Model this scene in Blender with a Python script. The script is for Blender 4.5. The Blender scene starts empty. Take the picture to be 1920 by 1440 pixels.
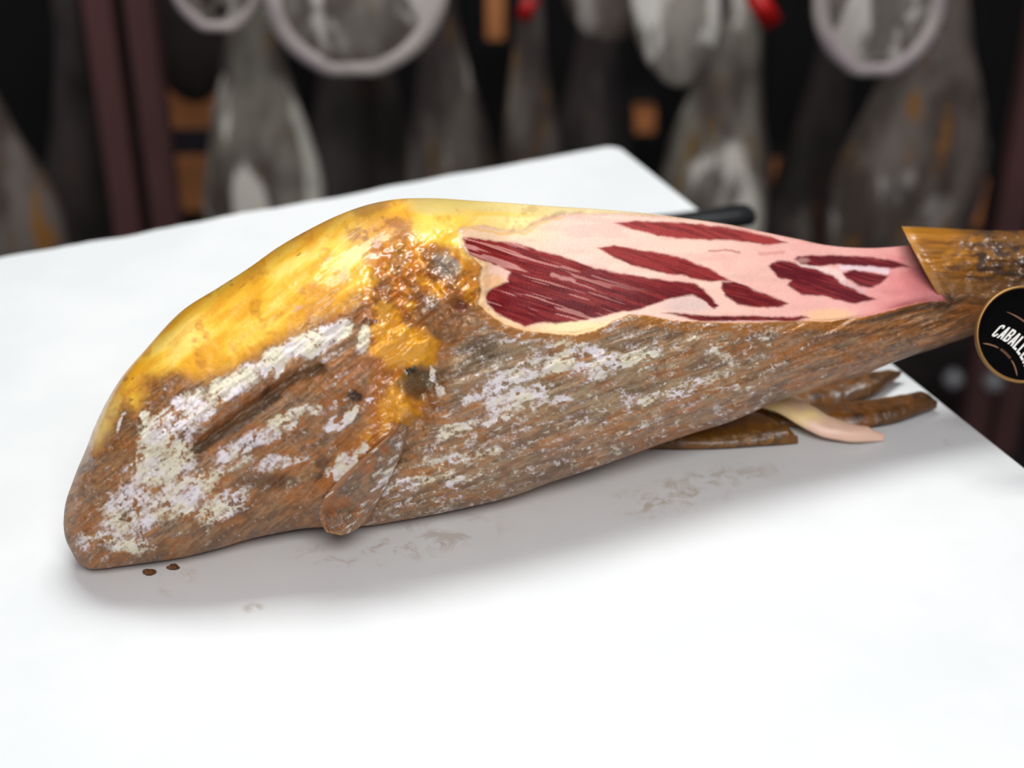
import bpy, bmesh, math
import numpy as np
from mathutils import Vector, Matrix

# ------------------------------------------------------------------ camera, world, lights, exposure
SC = bpy.context.scene
COL = SC.collection
TABLE_Z = 0.90
F_PX, CX, CY = 3069.0, 960.0, 720.0
TILT = math.radians(31.6)
CAM_H = 0.70
CAM = np.array([0.0, 0.0, TABLE_Z + CAM_H])
FWD = np.array([0.0, math.cos(TILT), -math.sin(TILT)])
UPV = np.array([0.0, math.sin(TILT), math.cos(TILT)])
RGT = np.array([1.0, 0.0, 0.0])

cd = bpy.data.cameras.new('camera'); cam = bpy.data.objects.new('camera', cd); COL.objects.link(cam)
cd.sensor_fit = 'HORIZONTAL'; cd.sensor_width = 36.0; cd.lens = 36.0 * F_PX / 1920.0
cd.clip_start = 0.02; cd.clip_end = 50
cam.location = CAM; cam.rotation_euler = (math.pi / 2 - TILT, 0, 0)
cd.dof.use_dof = True; cd.dof.focus_distance = 1.135; cd.dof.aperture_fstop = 3.0
SC.camera = cam

SC.view_settings.view_transform = 'Standard'; SC.view_settings.look = 'None'
SC.view_settings.gamma = 1.0; SC.view_settings.use_curve_mapping = False
SC.view_settings.exposure = 0.0

w = bpy.data.worlds.new('shop_air'); SC.world = w; w.use_nodes = True
w.node_tree.nodes['Background'].inputs[0].default_value = (0.95, 0.92, 1.08, 1)
w.node_tree.nodes['Background'].inputs[1].default_value = 0.20


def area(name, loc, target, sx, sy, power, col=(1, 1, 1)):
    l = bpy.data.lights.new(name, 'AREA'); l.shape = 'RECTANGLE'; l.size = sx; l.size_y = sy
    l.energy = power; l.color = col
    o = bpy.data.objects.new(name, l); COL.objects.link(o); o.location = loc
    o.rotation_euler = (Vector(target) - Vector(loc)).to_track_quat('-Z', 'Y').to_euler()
    return o


area('ceiling_panel_light', (-0.10, 1.62, 2.75), (0.0, 1.05, 0.9), 1.3, 0.55, 35, (0.97, 1.0, 0.99))
area('front_ceiling_light', (0.25, -0.55, 2.70), (0.0, 0.95, 0.9), 1.3, 0.8, 34, (1.0, 0.985, 0.97))

# ------------------------------------------------------------------ helpers


def srgb(c):
    c = np.asarray(c, float) / 255.0
    return np.where(c <= 0.04045, c / 12.92, ((c + 0.055) / 1.055) ** 2.4)


def ray_pt(px, py, d):
    """point seen at frame position (px,py) at optical depth d (arrays ok)"""
    px, py, d = np.broadcast_arrays(np.asarray(px, float), np.asarray(py, float), np.asarray(d, float))
    return CAM + d[..., None] * (FWD + ((px - CX) / F_PX)[..., None] * RGT - ((py - CY) / F_PX)[..., None] * UPV)


def on_height(px, py, z):
    k = math.sin(TILT) + (py - CY) / F_PX * math.cos(TILT)
    return ray_pt(px, py, (CAM[2] - z) / k)


def on_depth(px, py, Y):
    k = math.cos(TILT) - (py - CY) / F_PX * math.sin(TILT)
    return ray_pt(px, py, Y / k)


def ss(a, b, x):
    t = np.clip((x - a) / (b - a), 0, 1)
    return t * t * (3 - 2 * t)


RNG = np.random.RandomState(7)
LAT = RNG.rand(16, 128, 128)


def vn(x, y, s=0):
    xi = np.floor(x).astype(int); yi = np.floor(y).astype(int)
    fx = x - xi; fy = y - yi
    fx = fx ** 3 * (fx * (fx * 6 - 15) + 10); fy = fy ** 3 * (fy * (fy * 6 - 15) + 10)
    L = LAT[s % 16]; x0 = (xi + 17 * s) % 128; y0 = (yi + 31 * s) % 128; x1 = (x0 + 1) % 128; y1 = (y0 + 1) % 128
    return (L[x0, y0] * (1 - fx) + L[x1, y0] * fx) * (1 - fy) + (L[x0, y1] * (1 - fx) + L[x1, y1] * fx) * fy


def fbm(x, y, s=0, o=4, g=0.5):
    r = np.zeros_like(x); a = 1.0; t = 0
    for k in range(o):
        r = r + a * vn(x * 2 ** k, y * 2 ** k, s + k * 3); t += a; a *= g
    return r / t


def poly_sd(x, y, P):
    """signed distance, positive inside"""
    P = np.asarray(P, float); n = len(P)
    d = np.full(x.shape, 1e9); ins = np.zeros(x.shape, bool)
    for i in range(n):
        ax, ay = P[i]; bx, by = P[(i + 1) % n]
        ex, ey = bx - ax, by - ay
        t = np.clip(((x - ax) * ex + (y - ay) * ey) / (ex * ex + ey * ey + 1e-9), 0, 1)
        d = np.minimum(d, (x - ax - t * ex) ** 2 + (y - ay - t * ey) ** 2)
        if ey != 0:
            c = ((ay > y) != (by > y)) & (x < ex * (y - ay) / ey + ax)
            ins ^= c
    d = np.sqrt(d)
    return np.where(ins, d, -d)


def line_d(x, y, P):
    d = np.full(x.shape, 1e9)
    for (ax, ay), (bx, by) in zip(P[:-1], P[1:]):
        ex, ey = bx - ax, by - ay
        t = np.clip(((x - ax) * ex + (y - ay) * ey) / (ex * ex + ey * ey + 1e-9), 0, 1)
        d = np.minimum(d, (x - ax - t * ex) ** 2 + (y - ay - t * ey) ** 2)
    return np.sqrt(d)


def link(name, me, mat=None, parent=None):
    o = bpy.data.objects.new(name, me); COL.objects.link(o)
    if mat is not None and len(me.materials) == 0: me.materials.append(mat)
    if parent is not None: o.parent = parent
    return o


def tag(o, label=None, cat=None, group=None, kind=None):
    if label: o['label'] = label
    if cat: o['category'] = cat
    if group: o['group'] = group
    if kind: o['kind'] = kind
    return o


def empty(name, loc=(0, 0, 0), rot=None):
    o = bpy.data.objects.new(name, None); COL.objects.link(o); o.location = loc; o.empty_display_size = 0.05
    if rot is not None: o.rotation_euler = rot
    return o


def to_mesh(name, bm, smooth=True):
    me = bpy.data.meshes.new(name); bmesh.ops.recalc_face_normals(bm, faces=bm.faces)
    bm.to_mesh(me); bm.free()
    if smooth: me.polygons.foreach_set('use_smooth', [True] * len(me.polygons))
    return me


def grid_mesh(name, V, closed_v=False, smooth=True, cap=False):
    """V (n,m,3) -> quad grid; closed_v wraps the second axis"""
    n, m = V.shape[:2]
    idx = np.arange(n * m).reshape(n, m)
    if closed_v: idx = np.concatenate([idx, idx[:, :1]], 1)
    q = np.stack([idx[:-1, :-1], idx[1:, :-1], idx[1:, 1:], idx[:-1, 1:]], -1).reshape(-1, 4)
    faces = q.tolist()
    if cap and closed_v:
        faces.append(idx[0, :-1].tolist()); faces.append(idx[-1, :-1][::-1].tolist())
    me = bpy.data.meshes.new(name); me.from_pydata(V.reshape(-1, 3).tolist(), [], faces); me.update()
    bm = bmesh.new(); bm.from_mesh(me); bmesh.ops.recalc_face_normals(bm, faces=bm.faces); bm.to_mesh(me); bm.free()
    if smooth: me.polygons.foreach_set('use_smooth', [True] * len(me.polygons))
    return me


def tube_mesh(name, pts, rad, seg=10, cap=True):
    pts = [Vector(p) for p in pts]; n = len(pts)
    rads = rad if hasattr(rad, '__len__') else [rad] * n
    V = np.zeros((n, seg, 3)); ref = None
    for i, p in enumerate(pts):
        t = (pts[min(i + 1, n - 1)] - pts[max(i - 1, 0)]).normalized()
        if ref is None:
            ref = t.orthogonal().normalized()
        ref = (ref - t * ref.dot(t)).normalized(); b = t.cross(ref)
        for k in range(seg):
            a = 2 * math.pi * k / seg
            V[i, k] = p + (ref * math.cos(a) + b * math.sin(a)) * rads[i]
    return grid_mesh(name, V, closed_v=True, cap=cap)


def box_bm(bm, c, s, R=None, bev=0.0):
    r = bmesh.ops.create_cube(bm, size=1.0)
    M = Matrix.Translation(Vector(c)) @ (R.to_4x4() if R is not None else Matrix()) @ Matrix.Diagonal((*s, 1))
    bmesh.ops.transform(bm, matrix=M, verts=r['verts'])
    if bev > 0:
        es = list({e for v in r['verts'] for e in v.link_edges})
        bmesh.ops.bevel(bm, geom=es, offset=bev, segments=2, affect='EDGES')


def box(name, c, s, mat, parent=None, R=None, bev=0.002):
    bm = bmesh.new(); box_bm(bm, c, s, R, bev)
    return link(name, to_mesh(name, bm, False), mat, parent)


# ------------------------------------------------------------------ materials
class NT:
    def __init__(s, name):
        s.m = bpy.data.materials.new(name); s.m.use_nodes = True; s.t = s.m.node_tree
        s.b = s.t.nodes['Principled BSDF']; s.out = s.t.nodes['Material Output']

    def n(s, typ, **kw):
        nd = s.t.nodes.new(typ)
        for k, v in kw.items(): setattr(nd, k, v)
        return nd

    def set(s, sock, v):
        if hasattr(v, 'is_linked'): s.t.links.new(v, sock)
        elif hasattr(v, 'outputs'): s.t.links.new(v.outputs[0], sock)
        else: sock.default_value = v

    def noise(s, vec, scale, detail=4, rough=0.55, dist=0.0):
        nd = s.n('ShaderNodeTexNoise'); nd.inputs['Scale'].default_value = scale
        nd.inputs['Detail'].default_value = detail; nd.inputs['Roughness'].default_value = rough
        nd.inputs['Distortion'].default_value = dist
        if vec is not None: s.set(nd.inputs['Vector'], vec)
        return nd.outputs['Fac']

    def math(s, op, a, b=0.0, c=0.0, clamp=False):
        nd = s.n('ShaderNodeMath', operation=op, use_clamp=clamp)
        for i, v in enumerate((a, b, c)): s.set(nd.inputs[i], v)
        return nd.outputs[0]

    def step(s, v, a, b):
        nd = s.n('ShaderNodeMapRange', interpolation_type='SMOOTHSTEP'); s.set(nd.inputs['Value'], v)
        nd.inputs['From Min'].default_value = a; nd.inputs['From Max'].default_value = b
        return nd.outputs[0]

    def mix(s, f, a, b):
        nd = s.n('ShaderNodeMix', data_type='RGBA')
        s.set(nd.inputs[0], f)
        for sock, v in ((nd.inputs[6], a), (nd.inputs[7], b)):
            if isinstance(v, tuple): sock.default_value = (*v[:3], 1)
            else: s.set(sock, v)
        return nd.outputs[2]

    def obj(s):
        return s.n('ShaderNodeTexCoord').outputs['Object']

    def mapping(s, vec, loc=(0, 0, 0), rot=(0, 0, 0), sc=(1, 1, 1)):
        nd = s.n('ShaderNodeMapping'); s.set(nd.inputs[0], vec)
        nd.inputs[1].default_value = loc; nd.inputs[2].default_value = rot; nd.inputs[3].default_value = sc
        return nd.outputs[0]

    def bump(s, h, strength=0.3, dist=0.001):
        nd = s.n('ShaderNodeBump'); nd.inputs['Strength'].default_value = strength
        nd.inputs['Distance'].default_value = dist; s.set(nd.inputs['Height'], h)
        s.t.links.new(nd.outputs[0], s.b.inputs['Normal'])

    def base(s, c, rough=0.5, **kw):
        s.set(s.b.inputs['Base Color'], (*c[:3], 1) if isinstance(c, (tuple, list, np.ndarray)) else c)
        s.set(s.b.inputs['Roughness'], rough)
        for k, v in kw.items(): s.set(s.b.inputs[k], v)
        return s.m


def C(*rgb): return tuple(float(v) for v in srgb(rgb))


def mottled(name, cols, scale, rough=0.6, bump=0.0, stretch=(1, 1, 1), **kw):
    n = NT(name); v = n.mapping(n.obj(), sc=stretch)
    a = n.noise(v, scale, 5); b = n.noise(v, scale * 2.7, 5, dist=0.4)
    c = n.mix(n.step(a, 0.38, 0.62), cols[0], cols[1])
    if len(cols) > 2: c = n.mix(n.step(b, 0.48, 0.66), c, cols[2])
    if bump: n.bump(n.noise(v, scale * 5, 5), bump, 0.002)
    return n.base(c, rough, **kw)


# ------------------------------------------------------------------ table
tc = on_height(1155, 272, TABLE_Z); tl = on_height(0, 485, TABLE_Z); tr = on_height(1920, 880, TABLE_Z)
eu = Vector(tl - tc); eu.z = 0; eu.normalize()
ew = Vector((-eu.y, eu.x, 0))
if ew.dot(Vector(tr - tc)) < 0: ew = -ew
TL, TW, TT = 1.75, 1.30, 0.035
tmid = Vector(tc) + eu * TL / 2 + ew * TW / 2
yaw = math.atan2(-eu.y, -eu.x)


def table_material():
    n = NT('white_worktop'); o = n.obj()
    col = n.mix(n.step(n.noise(o, 9, 4), 0.35, 0.7), C(219, 221, 221), C(225, 226, 226))
    geo = n.n('ShaderNodeNewGeometry').outputs['Position']
    for (px, py, rx, ry, ang, amt, c, th) in (
            (1290, 915, 0.085, 0.022, 20, 0.75, C(168, 152, 120), 0.50),
            (1260, 950, 0.055, 0.018, 10, 0.6, C(170, 155, 125), 0.52),
            (1400, 885, 0.07, 0.020, 10, 0.5, C(196, 186, 170), 0.50),
            (790, 1005, 0.075, 0.03, 14, 0.6, C(165, 140, 120), 0.50),
            (690, 1035, 0.075, 0.022, 8, 0.55, C(165, 140, 120), 0.52),
            (335, 1088, 0.018, 0.024, 0, 0.6, C(180, 150, 110), 0.52),
            (475, 1140, 0.009, 0.007, 0, 0.7, C(165, 150, 130), 0.40),
            (220, 700, 0.015, 0.012, 0, 0.5, C(190, 192, 185), 0.50),
            (1780, 828, 0.006, 0.008, 0, 0.7, C(120, 115, 100), 0.52),
            (1790, 850, 0.012, 0.008, 0, 0.5, C(170, 165, 150), 0.50)):
        p = on_height(px, py, TABLE_Z)
        v = n.n('ShaderNodeVectorMath', operation='SUBTRACT'); n.t.links.new(geo, v.inputs[0]); v.inputs[1].default_value = tuple(p)
        v2 = n.mapping(v.outputs[0], rot=(0, 0, -math.radians(ang)))
        v3 = n.mapping(v2, sc=(1 / rx, 1 / ry, 0))
        ln = n.n('ShaderNodeVectorMath', operation='LENGTH'); n.t.links.new(v3, ln.inputs[0])
        m = n.step(n.math('SUBTRACT', 1.0, ln.outputs['Value']), 0.0, 0.6)
        nz = n.step(n.noise(geo, 48, 6, 0.68, 0.6), th - 0.03, th + 0.14)
        f = n.math('MULTIPLY', n.math('MULTIPLY', m, nz), amt * .7)
        col = n.mix(f, col, c)
    n.bump(n.noise(o, 60, 3), 0.04, 0.001)
    return n.base(col, 0.42, **{'Specular IOR Level': 0.35})


M_TABLE = table_material()
M_METAL = NT('brushed_steel').base(C(150, 150, 152), 0.35, Metallic=1.0)
table = tag(empty('worktable', (tmid.x, tmid.y, 0), (0, 0, yaw)), 'white worktable with a smooth slightly stained top under the cured ham', 'table')


def tabletop():
    nx, ny = 110, 60
    bm = bmesh.new()
    # outline with rounded corners and a faintly wavy back edge
    pts = []
    hx, hy, r = TL / 2, TW / 2, 0.012
    for cxx, cyy, a0 in ((hx - r, hy - r, 0), (-hx + r, hy - r, 90), (-hx + r, -hy + r, 180), (hx - r, -hy + r, 270)):
        arc = [(cxx + r * math.cos(math.radians(a0 + k * 15)), cyy + r * math.sin(math.radians(a0 + k * 15))) for k in range(7)]
        if a0 == 90:
            for k in range(1, 160):
                x = hx - r - k * (2 * hx - 2 * r) / 160
                wv = 0.0018 * math.sin(x * 31) + 0.0014 * math.sin(x * 83 + 1) + 0.0008 * math.sin(x * 190)
                pts.append((x, hy + wv * ss(0, 0.25, np.array(hx - x)).item()))
        pts += arc
    top = [bm.verts.new((x, y, TABLE_Z)) for x, y in pts]
    low = [bm.verts.new((x, y, TABLE_Z - TT)) for x, y in pts]
    bm.faces.new(top); bm.faces.new(low[::-1]); k = len(pts)
    for i in range(k): bm.faces.new((top[i], low[i], low[(i + 1) % k], top[(i + 1) % k]))
    es = [e for e in bm.edges if all(abs(v.co.z - TABLE_Z) < 1e-6 for v in e.verts)]
    bmesh.ops.bevel(bm, geom=es, offset=0.0012, segments=2, affect='EDGES')
    return to_mesh('tabletop', bm, False)


link('tabletop', tabletop(), M_TABLE, table)
for sx in (-1, 1):
    for sy in (-1, 1):
        box('leg', (sx * (TL / 2 - 0.32), sy * (TW / 2 - 0.32), (TABLE_Z - TT) / 2), (0.045, 0.045, TABLE_Z - TT), M_METAL, table, bev=0.004)
for sx in (-1, 1):
    box('apron', (sx * (TL / 2 - 0.32), 0, TABLE_Z - TT - 0.025), (0.03, TW - 0.685, 0.05), M_METAL, table)

# ------------------------------------------------------------------ room shell
M_FLOOR = mottled('dark_floor', (C(42, 36, 36), C(30, 27, 28), C(52, 46, 45)), 3.0, 0.45)
M_WALL = mottled('dark_backroom_wall', (C(16, 14, 15), C(20, 17, 17)), 1.5, 0.9)
box('floor', (0, 2.0, -0.03), (6.5, 5.2, 0.06), M_FLOOR, bev=0)['kind'] = 'structure'
box('wall_back', (0, 3.45, 1.45), (6.5, 0.06, 2.9), M_WALL, bev=0)['kind'] = 'structure'

# ------------------------------------------------------------------ the cured ham
PAIRS = [((119, 978), (119, 983)), ((120.5, 958), (120.5, 999)), ((125, 935), (125, 1016)), ((133, 912), (133, 1032)), ((147, 875), (146, 1054)), ((160, 845), (158, 1062)),
         ((176, 803), (173, 1067)), ((195, 762), (195, 1066)), ((230, 705), (230, 1061)), ((271, 657), (271, 1056)),
         ((342, 582), (342, 1045)), ((411, 538), (411, 1028)), ((467, 502), (467, 1011)), ((522, 463), (522, 999)),
         ((578, 431), (578, 990)), ((633, 404), (633, 988)), ((689, 384), (689, 986)), ((744, 373.5), (744, 977)),
         ((800, 371.5), (800, 967)), ((900, 377), (900, 946)), ((960, 381), (960, 931)), ((1025, 386), (1025, 907)),
         ((1119, 392), (1119, 876)), ((1212, 400), (1212, 842)), ((1291, 410), (1291, 815)), ((1384, 424), (1384, 785)),
         ((1447, 438), (1447, 757)), ((1500, 449), (1500, 738)), ((1540, 458), (1540, 727)), ((1579, 463), (1579, 717)), ((1632, 465), (1632, 697)),
         ((1695, 461), (1695, 672)), ((1757, 452), (1757, 652)), ((1826, 446), (1826, 628)), ((1920, 440), (1920, 600)),
         ((2010, 436), (2010, 578)), ((2080, 432), (2080, 560)), ((2160, 430), (2160, 545)), ((2210, 445), (2210, 525)), ((2228, 470), (2228, 500))]


def catmull(P, dens):
    P = np.asarray(P, float); out = []
    Q = np.vstack([2 * P[0] - P[1], P, 2 * P[-1] - P[-2]])
    for i in range(1, len(Q) - 2):
        p0, p1, p2, p3 = Q[i - 1:i + 3]
        # centripetal-ish tangents scaled to the local chord
        k = max(1, int(round(np.linalg.norm((p2 - p1)[:2]) / dens(p1[0]))))
        c01 = np.linalg.norm(p1 - p0) + 1e-6; c12 = np.linalg.norm(p2 - p1) + 1e-6; c23 = np.linalg.norm(p3 - p2) + 1e-6
        m1 = c12 * ((p1 - p0) / c01 - (p2 - p0) / (c01 + c12) + (p2 - p1) / c12)
        m2 = c12 * ((p2 - p1) / c12 - (p3 - p1) / (c12 + c23) + (p3 - p2) / c23)
        for j in range(k):
            t = j / k
            out.append((2 * t ** 3 - 3 * t ** 2 + 1) * p1 + (t ** 3 - 2 * t ** 2 + t) * m1 + (-2 * t ** 3 + 3 * t ** 2) * p2 + (t ** 3 - t ** 2) * m2)
    out.append(P[-1])
    return np.array(out)


STEP = 2.1
OUT = catmull([(a[0], a[1], b[0], b[1]) for a, b in PAIRS], lambda x: STEP if x < 1930 else 8.0)
NS = len(OUT)
XT, YT, XB, YB = OUT.T
XM = (XT + XB) / 2; YM = (YT + YB) / 2; HALF = np.hypot(XB - XT, YB - YT) / 2
D_A, D_B = 1.184, 0.080            # optical depth of the ham's middle plane: D_A + D_B*(x-960)/1000
DEP = D_A + D_B * (XM - 960) / 1000.0
PXM = DEP / F_PX
BF = 0.80 * HALF * PXM            # bulge towards the viewer
BB = 0.70 * HALF * PXM
NF, NB = 400, 48
th = np.linspace(0, math.pi, NF)


CUT = [(862, 430), (905, 424), (960, 437), (985, 432), (1010, 415), (1060, 403), (1160, 402), (1300, 412), (1400, 429), (1480, 445), (1540, 458),
       (1640, 464), (1705, 455), (1775, 565), (1745, 564), (1700, 573), (1640, 590), (1600, 596), (1560, 603), (1500, 601), (1400, 605), (1330, 604), (1260, 601), (1215, 591), (1180, 590), (1150, 603),
       (1115, 620), (1080, 628), (1040, 626), (985, 620), (945, 608), (915, 588), (895, 568), (902, 545), (897, 520), (905, 500), (885, 482), (868, 465)]


_cx = np.arange(0, 2400.0)
_cy = np.interp(_cx, [860, 895, 945, 985, 1080, 1150, 1215, 1330, 1500, 1600, 1700, 1775, 1850, 2100],
                [560, 575, 608, 620, 628, 603, 590, 604, 601, 596, 573, 560, 545, 520])
for _k in range(3): _cy = np.convolve(np.pad(_cy, 45, mode='edge'), np.ones(91) / 91, 'valid')


def cut_low(x):
    return np.interp(x, _cx, _cy)


def front_depth(S_x, tpar, half, ymid):
    """relative bulge 0..1 for t in -1 (top) .. 1 (bottom)"""
    g = np.sqrt(np.clip(1 - np.abs(tpar) ** 2.15, 0, 1))
    tb = np.clip((cut_low(S_x) - ymid) / np.maximum(half, 1), -0.6, 0.8)
    gb = np.sqrt(np.clip(1 - np.abs(tb) ** 2.15, 0, 1))
    lin = 0.10 + (gb - 0.10) * np.clip((tpar + 1) / (tb + 1), 0, 1)
    lin = np.where(tpar > tb, 9.0, lin)
    k = ss(850, 960, S_x)
    cut = np.minimum(g, lin)
    return g * (1 - k) + cut * k


# --- front grid in frame coordinates (reference of the ham's side view)
T = -np.cos(th)[None, :]                                     # -1 top .. 1 bottom
PX = XM[:, None] + (XB - XT)[:, None] / 2 * T
PY = YM[:, None] + (YB - YT)[:, None] / 2 * T
G = front_depth(PX, T + 0 * PX, HALF[:, None] + 0 * PX, YM[:, None] + 0 * PX)

# warped coordinates for organic borders
W1 = fbm(PX / 40, PY / 40, 1, 3) - 0.5; W2 = fbm(PX / 40 + 50, PY / 40, 2, 3) - 0.5
w1 = fbm(PX / 9, PY / 9, 3, 3) - 0.5; w2 = fbm(PX / 9 + 70, PY / 9, 4, 3) - 0.5
WX = PX + 22 * W1 + 7 * w1; WY = PY + 22 * W2 + 7 * w2       # strong warp
SX = PX + 5 * W1 + 4 * w1; SY = PY + 5 * W2 + 4 * w2         # light warp

LOWS = ss(455, 480, PY)
cut_sd = poly_sd(PX + 3 * w1, PY + 3 * w2, CUT)
cutm = ss(-1.5, 1.5, cut_sd) * LOWS + ss(-7, 5, cut_sd) * (1 - LOWS)

# skin-direction coordinates (along / across the wrinkles)
ang = np.radians(np.interp(PX, [120, 600, 800, 1000, 1400, 1800], [-42, -38, -34, -24, -17, -14]))
AL = PX * np.cos(ang) + PY * np.sin(ang); AC = -PX * np.sin(ang) + PY * np.cos(ang)
AL2 = PX * math.cos(-0.36) + PY * math.sin(-0.36); AC2 = -PX * math.sin(-0.36) + PY * math.cos(-0.36)
AL3 = PX * math.cos(-0.66) + PY * math.sin(-0.66); AC3 = -PX * math.sin(-0.66) + PY * math.cos(-0.66)
lw = ss(900, 700, PX + (PY - 700) * 0.5)                     # 1 = left lobe
wr = (fbm(AL2 / 90, AC2 / 16, 5, 4) * (1 - lw) + fbm(AL3 / 80, AC3 / 18, 6, 4) * lw)
wrf = (fbm(AL2 / 40, AC2 / 5, 7, 3) * (1 - lw) + fbm(AL3 / 36, AC3 / 5, 8, 3) * lw)

FATP = [(168, 820), (195, 750), (230, 690), (271, 640), (342, 565), (467, 490), (578, 420), (690, 370), (745, 360), (870, 360), (990, 370), (1300, 395), (1330, 418), (1200, 405), (1060, 404), (1005, 418),
        (985, 432), (940, 434), (862, 432), (872, 470), (900, 490), (850, 470), (800, 470), (745, 500), (715, 540), (660, 575), (610, 600), (560, 625), (500, 655), (440, 690), (385, 710), (330, 700), (280, 715),
        (255, 770), (225, 760), (205, 800), (185, 840)]
fat_sd = poly_sd(WX, WY, FATP)
fatm = ss(-16, 10, fat_sd) * (1 - cutm)

ORG = [(700, 470), (760, 450), (860, 465), (905, 500), (900, 560), (870, 590), (800, 560), (770, 590), (800, 625), (830, 640), (822, 680), (800, 695), (785, 700), (800, 740), (790, 770), (740, 800), (690, 850),
       (640, 890), (600, 930), (590, 905), (640, 850), (690, 790), (700, 740), (700, 690), (690, 640), (690, 560)]
org_sd = poly_sd(WX, WY, ORG)
orgm = ss(-12, 12, org_sd) * (1 - cutm)

GROOVE = [(335, 860), (375, 832), (420, 800), (470, 764), (520, 728), (560, 706), (600, 690)]
gr_d = line_d(SX, SY, GROOVE)
VALLEY = [(835, 610), (832, 650), (815, 690), (806, 730), (792, 780), (755, 830), (715, 890), (690, 945), (672, 990)]
va_d = line_d(SX, SY, VALLEY)
PIT = np.hypot((WX - 785) / 40, (WY - 715) / 32)
PIT2 = np.hypot((WX - 665) / 17, (WY - 742) / 13)
PIT3 = np.hypot((WX - 905) / 46, (WY - 655) / 26)
KNOB = np.hypot((WX - 838) / 30, (WY - 498) / 26)
MESSY = ss(1.25, 0.6, np.hypot((PX - 800) / 125, (PY - 545) / 110)) + 0.8 * ss(1.2, 0.6, np.hypot((PX - 760) / 60, (PY - 745) / 70))
RIDGE = [(772, 785), (735, 822), (700, 858), (660, 895), (622, 930), (604, 955)]
ri_d = line_d(SX, SY, RIDGE)

# --- relief, metres towards the viewer
skinm = (1 - cutm) * (1 - 0.85 * fatm)
rel = np.zeros_like(PX)
rel += skinm * (wr - 0.5) * 0.0085 + skinm * (wrf - 0.5) * 0.0022
rel += fatm * (fbm(AL3 / 130, AC3 / 40, 9, 3) - 0.5) * 0.007 + fatm * (fbm(PX / 25, PY / 25, 10, 3) - 0.5) * 0.0014
rel += skinm * (fbm(PX / 5.5, PY / 5.5, 11, 2) - 0.5) * 0.0011
LOWB = ss(478, 500, PY + ss(1500, 1600, PX) * 20)
rel += ss(14, 0, np.abs(cut_sd)) * (1 - cutm) * 0.0022 * ss(850, 900, PX) * LOWB          # proud rind lip along the cut
rel -= cutm * 0.0016 * ss(470, 520, PY)
rel += cutm * (fbm(PX / 120, PY / 30, 12, 2) - 0.5) * 0.003
rel -= 0.0075 * np.exp(-(gr_d / 11) ** 2) * ss(330, 380, PX)
rel += 0.0055 * np.exp(-((line_d(SX, SY, [(x - 22, y - 36) for x, y in GROOVE])) / 30) ** 2)
rel -= 0.012 * np.exp(-(va_d / 24) ** 2)
rel -= 0.010 * np.exp(-PIT ** 2 * 1.3)
rel -= 0.006 * np.exp(-PIT2 ** 2)
rel -= 0.006 * np.exp(-PIT3 ** 2)
rel += 0.006 * np.exp(-KNOB ** 2)
rel += MESSY * ((fbm(PX / 30, PY / 30, 13, 3, 0.5) - 0.5) * 0.016 + (fbm(PX / 13, PY / 13, 14, 2) - 0.5) * 0.0016)
rel += 0.006 * np.exp(-(ri_d / 22) ** 2)
lowshank = ss(1640, 1720, PX)
rel -= 0.010 * lowshank * np.exp(-((PY - np.interp(PX, [1640, 1740, 1840, 2100], [595, 574, 572, 560])) / 13) ** 2)
rel *= np.clip(G * 1.15, 0, 1) ** 0.5

DF = DEP[:, None] - BF[:, None] * G - rel
V_front = ray_pt(PX, PY, DF)
# --- back (flattened where it rests)
thb = np.linspace(0, math.pi, NB + 2)[1:-1]
TB = np.cos(thb)[None, :]                                    # 1 bottom .. -1 top
PXb = XM[:, None] + (XB - XT)[:, None] / 2 * TB; PYb = YM[:, None] + (YB - YT)[:, None] / 2 * TB
DBk = DEP[:, None] + BB[:, None] * np.sin(thb)[None, :]
V_back = ray_pt(PXb, PYb, DBk)
minz = np.minimum(V_front[..., 2].min(1), V_back[..., 2].min(1)) - TABLE_Z
print('HAM minz by x', [(int(XM[i]), round(float(minz[i]), 4)) for i in range(0, NS, 60)])
V_back[..., 2] = np.maximum(V_back[..., 2], TABLE_Z + 0.0006)
V_front[..., 2] = np.maximum(V_front[..., 2], TABLE_Z + 0.0006)

# --- colour (own colour of fat, rind, mould and meat)


def lay(col, m, rgb):
    c = srgb(rgb)
    return col + np.clip(m, 0, 1)[..., None] * (c - col)


n1 = fbm(PX / 60, PY / 60, 1, 4); n2 = fbm(PX / 22, PY / 22, 2, 4); n3 = fbm(PX / 8, PY / 8, 3, 3)
nA = fbm(AL2 / 110, AC2 / 22, 4, 5, 0.55) * (1 - lw) + fbm(AL3 / 90, AC3 / 22, 4, 5, 0.55) * lw
nB = fbm(AL2 / 60, AC2 / 13, 9, 5, 0.6) * (1 - lw) + fbm(AL3 / 50, AC3 / 13, 9, 5, 0.6) * lw
nC = fbm(AL2 / 45, AC2 / 9, 12, 5, 0.6) * (1 - lw) + fbm(AL3 / 40, AC3 / 10, 12, 5, 0.6) * lw

col = np.zeros(PX.shape + (3,)) + srgb((154, 122, 92))
col = lay(col, ss(0.42, 0.62, nA) * 0.8, (160, 122, 84))
col = lay(col, ss(0.54, 0.72, nB) * (0.5 + 0.3 * lw), (182, 116, 52))
col = lay(col, ss(0.54, 0.70, nC) * 0.75 * (1 - lw), (152, 138, 118))
col = lay(col, ss(0.53, 0.70, 1 - nB) * 0.65, (112, 92, 78))
# left lobe browner
col = lay(col, lw * 0.55 * ss(0.35, 0.6, n2), (158, 104, 44))
col = lay(col, lw * ss(0.56, 0.72, n1) * 0.7, (104, 72, 42))
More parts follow.
